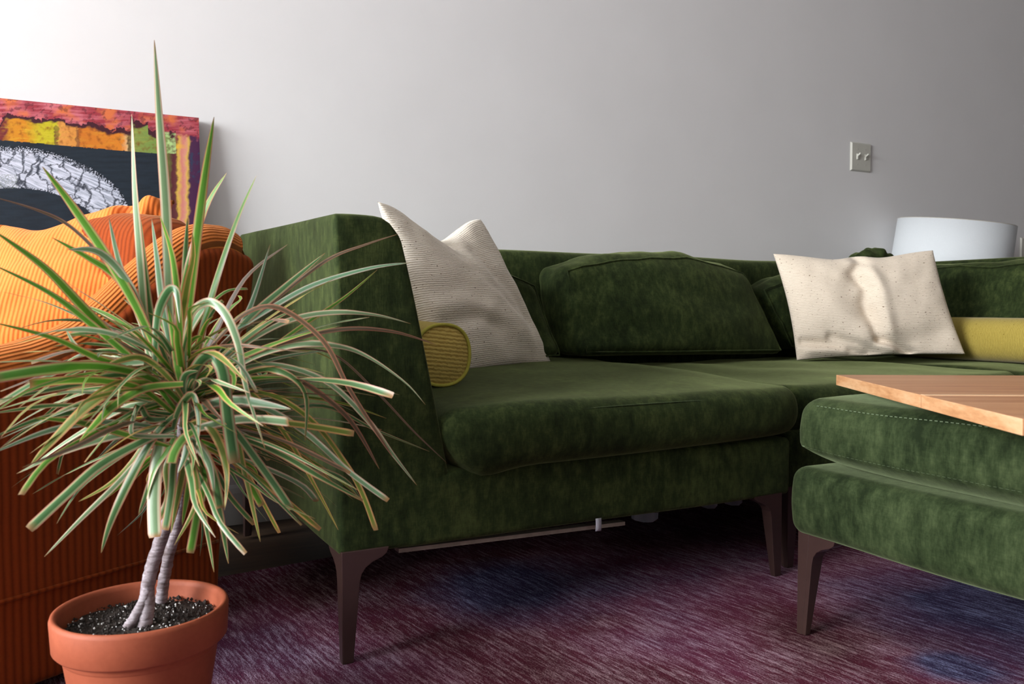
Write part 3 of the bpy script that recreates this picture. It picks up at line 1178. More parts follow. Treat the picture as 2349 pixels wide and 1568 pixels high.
def paint(px, py):
    """design of the canvas in the plane's own print coordinates"""
    top = 225 + .0987 * px
    b = py - top
    n = fb(px * .022, py * .03, 1)
    n2 = fb(px * .09, py * .09, 5)
    streak = fb(px * .02, py * .16, 9)
    red = lin((148, 52, 62)); pink = lin((196, 108, 118)); orr = lin((204, 108, 64)); dk = lin((62, 26, 36)); blk = lin((26, 32, 40))
    c = lerp3(red, pink, .5 + 1.0 * streak + .4 * n if px < 190 else .2 + .9 * streak)
    c = lerp3(c, orr, (n * 1.6 + .12 - b * .004) * 1.0)
    if n2 > .3:
        c = lerp3(c, dk, .5)
    # patch band
    e_top = 46 + 14 * n + 8 * n2 + (6 if 150 < px < 300 else 0) - (12 if px > 300 else 0) + (18 if px > 340 else 0)
    if px < 15:
        e_top += (15 - px) * 1.2
    band_bot = 96 - .012 * px
    if b > e_top - 9 and px < 402:
        k = (b - (e_top - 9)) / 9
        col = interp3(px + 10 * n2, [(-80, lin((170, 90, 40))), (8, lin((104, 36, 44))), (22, lin((196, 132, 34))), (55, lin((196, 124, 30))), (90, lin((182, 168, 34))),
                                     (128, lin((176, 168, 30))), (138, lin((206, 140, 70))), (175, lin((200, 132, 60))), (186, lin((190, 108, 34))), (278, lin((204, 122, 36))), (292, lin((214, 168, 120))), (302, lin((128, 140, 70))), (360, lin((110, 138, 66))), (392, lin((176, 196, 128)))])
        col = lerp3(col, lin((214, 196, 60)), .5 * streak + .25 * n if px < 135 else .2 * streak)
        col = lerp3(col, lin((120, 60, 20)), max(0, n2 * .9))
        edge = dk
        c = lerp3(edge, col, (b - e_top) / 5 + 1.6 * n2 + .2) if b < e_top + 7 else col
        for gx in (130, 178, 300):
            if abs(px - gx + 5 * n2) < 5 and n > -.25:
                c = lerp3(c, dk, .55)
    # inner black field
    if b > band_bot + 1.2 * n2 and px < 376 + 2 * n2:
        c = lerp3(blk, lin((34, 44, 54)), .5 + .6 * streak)
        out = interp(px, [(-200, 380), (-60, 338), (0, 335), (60, 336), (100, 344), (150, 358), (200, 380), (240, 405), (270, 430), (290, 460), (303, 490), (312, 540)])
        inn = interp(px, [(-200, 470), (-60, 434), (0, 432), (50, 431), (100, 437), (150, 452), (190, 474), (222, 498), (250, 540), (260, 620), (312, 700)])
        if out < py < inn and px < 312:
            f = (py - out) / 10
            white = lin((205, 208, 222)); wd = lin((140, 146, 160))
            lit = lerp3(wd, white, .62 + 1.3 * fb(px * .02 + py * .01, (py - .45 * px) * .3, 3))
            # dark crackle lines
            pts = noise.voronoi(V((px * .024 + .25 * n, (py - .2 * px) * .026 + .25 * n2, 2.3)))[0]
            if pts[1] - pts[0] < .075:
                lit = lerp3(lin((30, 36, 48)), lit, (pts[1] - pts[0]) / .075 * .5)
            spk = fb(px * .35, py * .35, 7)
            if f < 1.6 and spk > -.15 + .45 * (f - .4):
                lit = blk
            if (inn - py) < 3 and spk > .1:
                lit = blk
            if px < 40 and py > 400 and spk > .05:
                lit = lerp3(lit, lin((110, 120, 110)), .6)
            c = lit
    # right border stripes
    if px > 374 + 3 * n2 and b > 40:
        ypl = py
        pts = [(374, lin((96, 116, 48))), (386, lin((96, 96, 48))), (396, lin((84, 36, 44))), (404, lin((96, 50, 50))), (409, lin((206, 168, 70))), (418, lin((200, 122, 112))), (424, lin((206, 140, 120))), (430, lin((210, 170, 80))), (436, lin((70, 36, 66))), (456, lin((66, 30, 64)))]
        col = interp3(px + 4 * n + 3 * n2, pts)
        if px < 404 and py < 352:
            col = lerp3(col, lin((170, 200, 130)), .6 + n2)
        if 404 < px < 432 and py < 340:
            col = lerp3(col, lin((222, 170, 50)), .5 + n)
        if px > 436:
            col = lerp3(col, lin((40, 60, 84)), max(0, n2 * 1.5)) if 350 < py < 420 else col
        c = lerp3(c, col, (b - 40) / 12 + n2)
    return c


def interp3(x, pts):
    if x <= pts[0][0]:
        return pts[0][1]
    for (a, b), (c, d) in zip(pts, pts[1:]):
        if x <= c:
            return lerp3(b, d, (x - a) / (c - a))
    return pts[-1][1]


def canvas_mat():
    m, nt, b = new_mat('painted canvas')
    at = nt.nodes.new('ShaderNodeAttribute')
    at.attribute_name = 'Col'
    nt.links.new(at.outputs['Color'], b.inputs['Base Color'])
    b.inputs['Roughness'].default_value = .5
    b.inputs['Specular IOR Level'].default_value = .25
    bump(nt, b, noise_n(nt, mapped(nt), 220, 3), .25, .001)
    return m


TOPY, BOTY = WY - .035, WY - .125
cz1 = PY(456, 270, TOPY).z
cx1 = PY(456, 270, TOPY).x
cx0 = cx1 - .92
cz0 = .03
pt = empty('painting', 'abstract painted canvas with a white arch on black, leaning behind the orange armchair', 'painting', (cx1 - .46, WY - .07, cz0))
NX, NZ = 560, 330
zvis = .60


def canv(x, z, d=0):
    k = (z - cz0) / (cz1 - cz0)
    return V((x, BOTY + (TOPY - BOTY) * k - d, z))


vs, cs, fs = [], [], []
for j in range(NZ + 1):
    z = zvis + (cz1 - zvis) * j / NZ
    for i in range(NX + 1):
        x = cx0 + (cx1 - cx0) * i / NX
        p = canv(x, z)
        a, b = proj(p)
        vs.append(p - pt.location)
        cs.append(paint(a, b))
fs = [(j * (NX + 1) + i, j * (NX + 1) + i + 1, (j + 1) * (NX + 1) + i + 1, (j + 1) * (NX + 1) + i) for j in range(NZ) for i in range(NX)]
CANV = canvas_mat()
mesh('canvas_face', vs, fs, CANV, pt, smooth=False, cols=cs)
dpt = .034
fr = canv(0, cz0)
def cbox(name, x0, x1, z0, z1, d0, d1, mat):
    vs = [canv(x0, z0, -d0), canv(x1, z0, -d0), canv(x1, z0, -d1), canv(x0, z0, -d1), canv(x0, z1, -d0), canv(x1, z1, -d0), canv(x1, z1, -d1), canv(x0, z1, -d1)]
    fs = [(0, 3, 2, 1), (4, 5, 6, 7), (0, 1, 5, 4), (1, 2, 6, 5), (2, 3, 7, 6), (3, 0, 4, 7)]
    return mesh(name, [v - pt.location for v in vs], fs, mat, pt, smooth=False)
EDGE = plain('painted canvas edge', lin((120, 40, 50)), .6, noise_amt=.5, nscale=30)
cbox('stretcher_frame', cx0, cx1, cz0, cz1 - .0005, .0006, .028, EDGE)
cbox('lower_canvas', cx0, cx1 , cz0, zvis, 0, .0006, plain('black paint', lin((26, 32, 40)), .6))


# ------------------------------------------------------------------ orange corduroy armchair
B0 = PZ(515, 1426, 0.0)                  # rear bottom corner of the near side
ad = math.radians(30)
D = V((math.cos(ad), math.sin(ad), 0))   # towards the chair's back
Nn = V((math.sin(ad), -math.cos(ad), 0))   # outwards, to the viewer
chair = empty('corduroy_armchair', 'burnt orange corduroy armchair at left, behind the potted plant', 'armchair', B0 - D * .4 - Nn * .3)
chair.location.z = 0


def on_side(px, py):
    r = ray(px, py)
    t = (B0 - C0).dot(Nn) / r.dot(Nn)
    p = C0 + r * t
    return (-(p - B0).dot(D), p.z)        # s = distance in front of the rear corner, height


out_px = [(-60, 808), (0, 800), (95, 778), (185, 742), (245, 694), (300, 640), (355, 590), (415, 540), (475, 512), (535, 513), (585, 540), (602, 585), (596, 660), (578, 800), (548, 1000), (525, 1200), (518, 1330)]
outl = [on_side(*p) for p in out_px]
SEAMZ = (on_side(0, 1381)[1] + on_side(300, 1296)[1]) / 2


def rear(z):
    """s of the rear edge at height z"""
    tail = [(zz, ss) for ss, zz in outl[11:]][::-1]
    return interp(z, [(0, 0)] + tail)


def ztop(s):
    pts = [(ss, zz) for ss, zz in outl[:12]][::-1]
    if s >= pts[-1][0]:
        return pts[-1][1]
    return interp(s, pts)


CW = .56       # width across
RR = .043


def side_fn(nn0):
    def f(p, u):
        # u.x along front(1)->back(0) ; u.z height
        z0 = .010
        s_f = .72
        hz = u.z
        # find top and rear jointly
        s_guess = s_f + (0 - s_f) * (1 - u.x)
        s = s_f * u.x + rear(.3) * (1 - u.x)
        for _ in range(3):
            zt = ztop(s + .0) - RR * .9
            z = z0 + (zt - z0) * hz
            rs = rear(z) + .008
            s = s_f * u.x + rs * (1 - u.x)
        q = B0 - D * s - Nn * (nn0 + (1 - u.y) * .10)
        q.z = z
        return q
    return f


def side_uv(q, u):
    return ((q - B0).dot(D), q.z)


def side_panel(nn0):
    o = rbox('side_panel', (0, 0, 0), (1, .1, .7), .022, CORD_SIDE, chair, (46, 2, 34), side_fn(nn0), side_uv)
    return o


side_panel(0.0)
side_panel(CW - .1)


def roll(nn0, nm):
    pts = []
    for (s, z) in outl[:14]:
        pts.append((s, z))
    P3 = []
    m = len(pts)
    for i, (s, z) in enumerate(pts):
        a = pts[max(i - 1, 0)]; b = pts[min(i + 1, m - 1)]
        ts, tz = b[0] - a[0], b[1] - a[1]
        L = math.hypot(ts, tz)
        q = B0 - D * (s - tz / L * RR) - Nn * (nn0 + .05)
        q.z = z + ts / L * RR
        P3.append(q)
    P3 = [P3[0] - D * .30] + P3
    cur = catmull(P3, 6)
    return tube(nm, cur, lambda t: RR * (1 - .5 * max(0, (t - .88) / .12)), CORD_ROLL, chair, seg=28, rfn=lambda i, k: 1 + .03 * noise.noise(V((i * .3, k * .2, nn0))), up=Nn)


roll(0.0, 'arm_roll')
roll(CW - .1, 'arm_roll')
# horizontal seam welt across the near side
tube('welt', [V((*(B0 - D * s + Nn * .0005).xy, SEAMZ)) for s in (.012, .25, .5, .71)], .0032, CORD_SIDE, chair, seg=8)


def chair_box(name, s0, s1, n0, n1, z0, z1, r, mat, n=(12, 12, 8), lean=0., extra=None, uv=None):
    def f(p, u):
        s = s0 + (s1 - s0) * u.x
        z = z0 + (z1 - z0) * u.z
        s += lean * (z - z0)
        q = B0 - D * s - Nn * (n0 + (n1 - n0) * u.y)
        q.z = z
        if extra:
            q = q + extra(u)
        return q
    return rbox(name, (0, 0, 0), (abs(s1 - s0), abs(n1 - n0), z1 - z0), r, mat, chair, n, f, uv or (lambda q, u: ((q - B0).dot(Nn), q.z)))


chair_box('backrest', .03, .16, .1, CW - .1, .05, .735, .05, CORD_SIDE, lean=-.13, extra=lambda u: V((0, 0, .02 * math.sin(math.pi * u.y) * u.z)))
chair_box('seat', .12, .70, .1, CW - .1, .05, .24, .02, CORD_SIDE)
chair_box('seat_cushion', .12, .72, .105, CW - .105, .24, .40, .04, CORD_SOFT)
# small black feet below
for s_, n_c in ((.06, .06), (.66, .06), (.06, CW - .06), (.66, CW - .06)):
    q = B0 - D * s_ - Nn * n_c
    lathe('foot', [(.0001, 0), (.025, 0), (.028, .012), (.0001, .012)], BLACK, chair, 20, V((q.x, q.y, 0)) - chair.location)

# the loose back cushion, window light put into its colour
q = (P(-170, 860, 1.46), P(345, 790, 1.58), P(398, 482, 1.66), P(4, 512, 1.76))
cr = [([(.80, .95), (.78, .8), (.86, .6), (.80, .45)], .02, -.02), ([(.9, .9), (.93, .6), (.86, .35)], .025, .02), ([(.72, .85), (.70, .6)], .03, .012), ([(.95, .8), (.99, .5)], .015, -.02)]
def sagC(u, v):
    return V((0, 0, -.030)) * math.exp(-((u - .28) / .22) ** 2) * v ** 3 + V((0, 0, .02)) * math.exp(-((u - .9) / .2) ** 2) * v ** 3
bc_ = pillow('back_cushion', q, .12, CORD_SOFT, chair, creases=cr, seed=5, wr=.005, sag=sagC, pinch=.03, expo=.35)
bc_['label'] = 'window-lit orange corduroy back cushion with piped edge'
# piped edge of the cushion
def pe(u, v):
    BL, BR, TR, TL = q
    return BL * (1 - u) * (1 - v) + BR * u * (1 - v) + TR * u * v + TL * (1 - u) * v + sagC(u, v)
path = [pe(0.004, .3 + .7 * k / 12) for k in range(12)] + [pe(k / 30, 1 - .03 * math.sin(math.pi * k / 30)) for k in range(31)]
tube('piping', path, .0042, CORD_ROLL, bc_, seg=8, off=chair.location)


# ------------------------------------------------------------------ potted dracaena
PC = P(325, 1386, 1.075)
PC = V((PC.x, PC.y, 0))
ZR = P(325, 1386, 1.075).z
R = .1045
TERRA = None


def terra():
    m, nt, b = new_mat('terracotta')
    n = noise_n(nt, mapped(nt), 14, 4)
    n2 = noise_n(nt, mapped(nt), 160, 3)
    f = math_n(nt, 'MULTIPLY_ADD', n2, .3, math_n(nt, 'MULTIPLY', n, .7))
    nt.links.new(ramp(nt, f, [(.35, (.30, .070, .030)), (.65, (.38, .095, .043))]), b.inputs['Base Color'])
    b.inputs['Roughness'].default_value = .62
    b.inputs['Specular IOR Level'].default_value = .35
    bump(nt, b, n2, .08, .001)
    return m


TERRA = terra()
plant = empty('potted_dracaena', 'striped narrow-leaved dracaena in a terracotta pot in front of the orange armchair', 'potted plant', PC)
h = ZR
prof = [(.0001, .006), (.058, .006), (.060, 0), (.066, 0), (.069, .004), (.0915, h - .050), (.0925, h - .046), (.100, h - .044), (.1025, h - .041),
        (.1045, h - .006), (.1030, h - .001), (.1000, h), (.0965, h - .002), (.0950, h - .008), (.0930, h - .05), (.088, h - .06), (.0001, h - .06)]
lathe('pot', prof, TERRA, plant, 96)


def soil_mat():
    m, nt, b = new_mat('potting soil')
    n = noise_n(nt, mapped(nt), 130, 4, .7)
    nt.links.new(ramp(nt, n, [(.35, (.004, .003, .002)), (.7, (.045, .026, .016))]), b.inputs['Base Color'])
    b.inputs['Roughness'].default_value = .9
    bump(nt, b, n, 1, .004)
    return m


rnd = random.Random(4)
zs = h - .026
vs, fs = [(0, 0, zs + .004)], []
NR, NS = 22, 72
for i in range(1, NR + 1):
    r = .0945 * i / NR
    for k in range(NS):
        a = 2 * math.pi * k / NS
        x, y = r * math.cos(a), r * math.sin(a)
        vs.append((x, y, zs + .0035 * noise.noise(V((x * 60, y * 60, 0))) * 1.4 + .0028 * noise.noise(V((x * 220, y * 220, 3))) + .004 * (1 - (r / .09) ** 2)))
for k in range(NS):
    fs.append((0, 1 + k, 1 + (k + 1) % NS))
for i in range(NR - 1):
    for k in range(NS):
        fs.append((1 + i * NS + k, 1 + (i + 1) * NS + k, 1 + (i + 1) * NS + (k + 1) % NS, 1 + i * NS + (k + 1) % NS))
soil = mesh('soil', vs, fs, soil_mat(), plant)
soil['kind'] = 'stuff'


def specks(name, count, smin, smax, mat, seed):
    rr = random.Random(seed)
    vs, fs = [], []
    for _ in range(count):
        r = .091 * math.sqrt(rr.random())
        a = rr.random() * 2 * math.pi
        c = V((r * math.cos(a), r * math.sin(a), zs + .004 + .003 * (1 - (r / .09) ** 2)))
        s = rr.uniform(smin, smax) * (.6 + .8 * rr.random() ** 3)
        b = len(vs)
        for v in ((1, 0, 0), (-1, 0, 0), (0, 1, 0), (0, -1, 0), (0, 0, 1), (0, 0, -1)):
            vs.append(c + V(v) * s * rr.uniform(.6, 1.3))
        for f in ((0, 2, 4), (2, 1, 4), (1, 3, 4), (3, 0, 4), (2, 0, 5), (1, 2, 5), (3, 1, 5), (0, 3, 5)):
            fs.append(tuple(b + i for i in f))
    o = mesh(name, vs, fs, mat, plant, smooth=False)
    o['kind'] = 'stuff'
    return o


specks('perlite', 210, .0007, .0019, plain('perlite', (.75, .74, .72), .7), 3)
specks('soil_crumbs', 900, .0012, .003, plain('soil crumbs', (.018, .011, .008), .9), 5)


def bark():
    m, nt, b = new_mat('grey ringed bark')
    n = noise_n(nt, mapped(nt, (1, 1, 5)), 60, 4, .7)
    n2 = noise_n(nt, mapped(nt), 25, 3)
    f = math_n(nt, 'MULTIPLY_ADD', n, .6, math_n(nt, 'MULTIPLY', n2, .4))
    nt.links.new(ramp(nt, f, [(.36, (.12, .085, .08)), (.5, (.26, .215, .23)), (.64, (.44, .39, .42))]), b.inputs['Base Color'])
    b.inputs['Roughness'].default_value = .7
    bump(nt, b, n, .7, .003)
    return m


BARK = bark()


def stem(pxs, t0, t1, r0, r1, name='trunk'):
    n = len(pxs)
    pts = [P(a, b, t0 + (t1 - t0) * i / (n - 1)) for i, (a, b) in enumerate(pxs)]
    cur = catmull(pts, 10)
    rr = random.Random(len(pxs))
    return tube(name, cur, lambda t: (r0 + (r1 - r0) * t), BARK, plant, seg=16, rfn=lambda i, k: 1 + .025 * math.sin(i * 1.9) + .16 * noise.noise(V((i * .35, k * .7, r0 * 900))))


stem([(330, 1440), (338, 1400), (340, 1340), (352, 1290), (372, 1230), (392, 1175), (405, 1120), (412, 1040), (425, 960), (440, 880)], 1.060, 1.085, .0088, .0070)
stem([(370, 1378), (374, 1340), (380, 1310), (388, 1270), (403, 1220), (412, 1170), (420, 1110), (432, 1040)], 1.135, 1.088, .0074, .0066)
stem([(290, 1440), (305, 1420), (325, 1385), (338, 1350)], 1.052, 1.062, .0060, .0058, 'root_flare')
stem([(425, 1050), (418, 980), (405, 900), (395, 830)], 1.085, 1.09, .0060, .0045)


def leaf_mat(name, green, edge, red, light=.0, trans=.25):
    m, nt, b = new_mat(name)
    tc = nt.nodes.new('ShaderNodeTexCoord')
    sp = nt.nodes.new('ShaderNodeSeparateXYZ')
    nt.links.new(tc.outputs['UV'], sp.inputs[0])
    ob = nt.nodes.new('ShaderNodeObjectInfo')
    x = math_n(nt, 'ABSOLUTE', math_n(nt, 'MULTIPLY_ADD', sp.outputs[0], 2, -1))
    n = noise_n(nt, mapped(nt, (30, 1.5, 1), kind='UV'), 1.0, 3)
    x2 = math_n(nt, 'MULTIPLY_ADD', n, .22, math_n(nt, 'SUBTRACT', x, .11))
    c = ramp(nt, x2, [(.44, green), (.62, edge), (.76, edge), (.88, red)])
    c2 = ramp(nt, sp.outputs[1], [(.93, (0, 0, 0)), (.99, (1, 1, 1))])
    c = mixc(nt, c2, c, (.30, .16, .07))
    # each leaf a little lighter, darker or yellower than the next
    dk = mixc(nt, ob.outputs['Random'], (.72, .85, .80), (1.15, 1.1, .9))
    c = mixc(nt, 1.0, c, dk, 'MULTIPLY')
    nt.links.new(c, b.inputs['Base Color'])
    b.inputs['Roughness'].default_value = .36
    b.inputs['Specular IOR Level'].default_value = .5
    b.inputs['Transmission Weight'].default_value = 0
    tr = nt.nodes.new('ShaderNodeBsdfTranslucent')
    nt.links.new(c, tr.inputs['Color'])
    mx = nt.nodes.new('ShaderNodeMixShader')
    mx.inputs[0].default_value = trans
    outn = nt.nodes['Material Output']
    nt.links.new(b.outputs[0], mx.inputs[1])
    nt.links.new(tr.outputs[0], mx.inputs[2])
    nt.links.new(mx.outputs[0], outn.inputs['Surface'])
    return m


L_BRIGHT = leaf_mat('bright striped leaf', (.085, .24, .020), (.36, .40, .12), (.52, .16, .11))
L_BLUE = leaf_mat('blue green striped leaf', (.060, .16, .050), (.38, .40, .22), (.52, .18, .13))
L_SKYLIT = leaf_mat('sky-lit striped leaf', (.16, .28, .16), (.52, .54, .43), (.58, .32, .26))  # paleness is sky reflection put into the leaf colour
L_OLD = leaf_mat('old reddish leaf', (.12, .085, .055), (.30, .16, .12), (.34, .12, .08))
L_GOLD = leaf_mat('golden striped leaf', (.15, .21, .035), (.52, .38, .14), (.62, .24, .12))
LM = dict(b=L_BRIGHT, g=L_BLUE, p=L_SKYLIT, o=L_OLD, y=L_GOLD)


def ok_point(p):
    if (p - B0).dot(Nn) < .022 and p.z < .62 and (p - B0).dot(D) < .08:
        return False
    if p.x > XA - .02 and p.y > YF - .02 and p.z < .78:
        return False
    if p.z < .02:
        return False
    d = math.hypot(p.x - PC.x, p.y - PC.y)
    if d < .108 and p.z < h + .004:
        return False
    return True


def make_leaf(pts, wid, mat, twist=0., facing=.6, n=None, blunt=False):
    n = n or 6
    cur = catmull(pts, n)
    m = len(cur)
    vs, fs, uvs = [], [], []
    view = V((.469, .883, 0))
    prev = None
    for i, p in enumerate(cur):
        t = i / (m - 1)
        T = (cur[min(i + 1, m - 1)] - cur[max(i - 1, 0)]).normalized()
        W0 = T.cross(V((0, 0, 1)))
        if W0.length < .25:
            W0 = T.cross(V((0, 0, 1)) + view * .8)
        W0.normalize()
        W1 = T.cross(view).normalized()
        if W0.dot(W1) < 0:
            W0 = -W0
        W = W0 * (1 - facing) + W1 * facing
        if W.length < .1:
            W = W1
        W = (W - T * W.dot(T)).normalized()
        if prev is not None and W.dot(prev) < 0:
            W = -W
        if prev is not None:
            W = (W + prev * 1.2)
            W = (W - T * W.dot(T)).normalized()
        prev = W
        W = Matrix.Rotation(twist * (t - .3), 3, T) @ W
        Nv = W.cross(T).normalized()
        if blunt:
            wf = (.62 + .38 * min(1, t / .35)) * (1 if t < .97 else .82)
        else:
            wf = (.62 + .38 * min(1, t / .35)) * max(.05, (1 - max(0, (t - .45) / .55) ** 2.0 * .96))
        hw = wid * .5 * wf
        for k, (a, fold) in enumerate(((-1, .16), (-.5, .03), (0, -.06), (.5, .03), (1, .16))):
            vs.append(p + W * (hw * a) + Nv * (hw * fold) - plant.location)
            uvs.append((.5 + .5 * a, t))
    for i in range(m - 1):
        for k in range(4):
            a = i * 5 + k
            fs.append((a, a + 1, a + 6, a + 5))
    o = mesh('leaf', vs, fs, mat, plant, uvs=uvs)
    return o


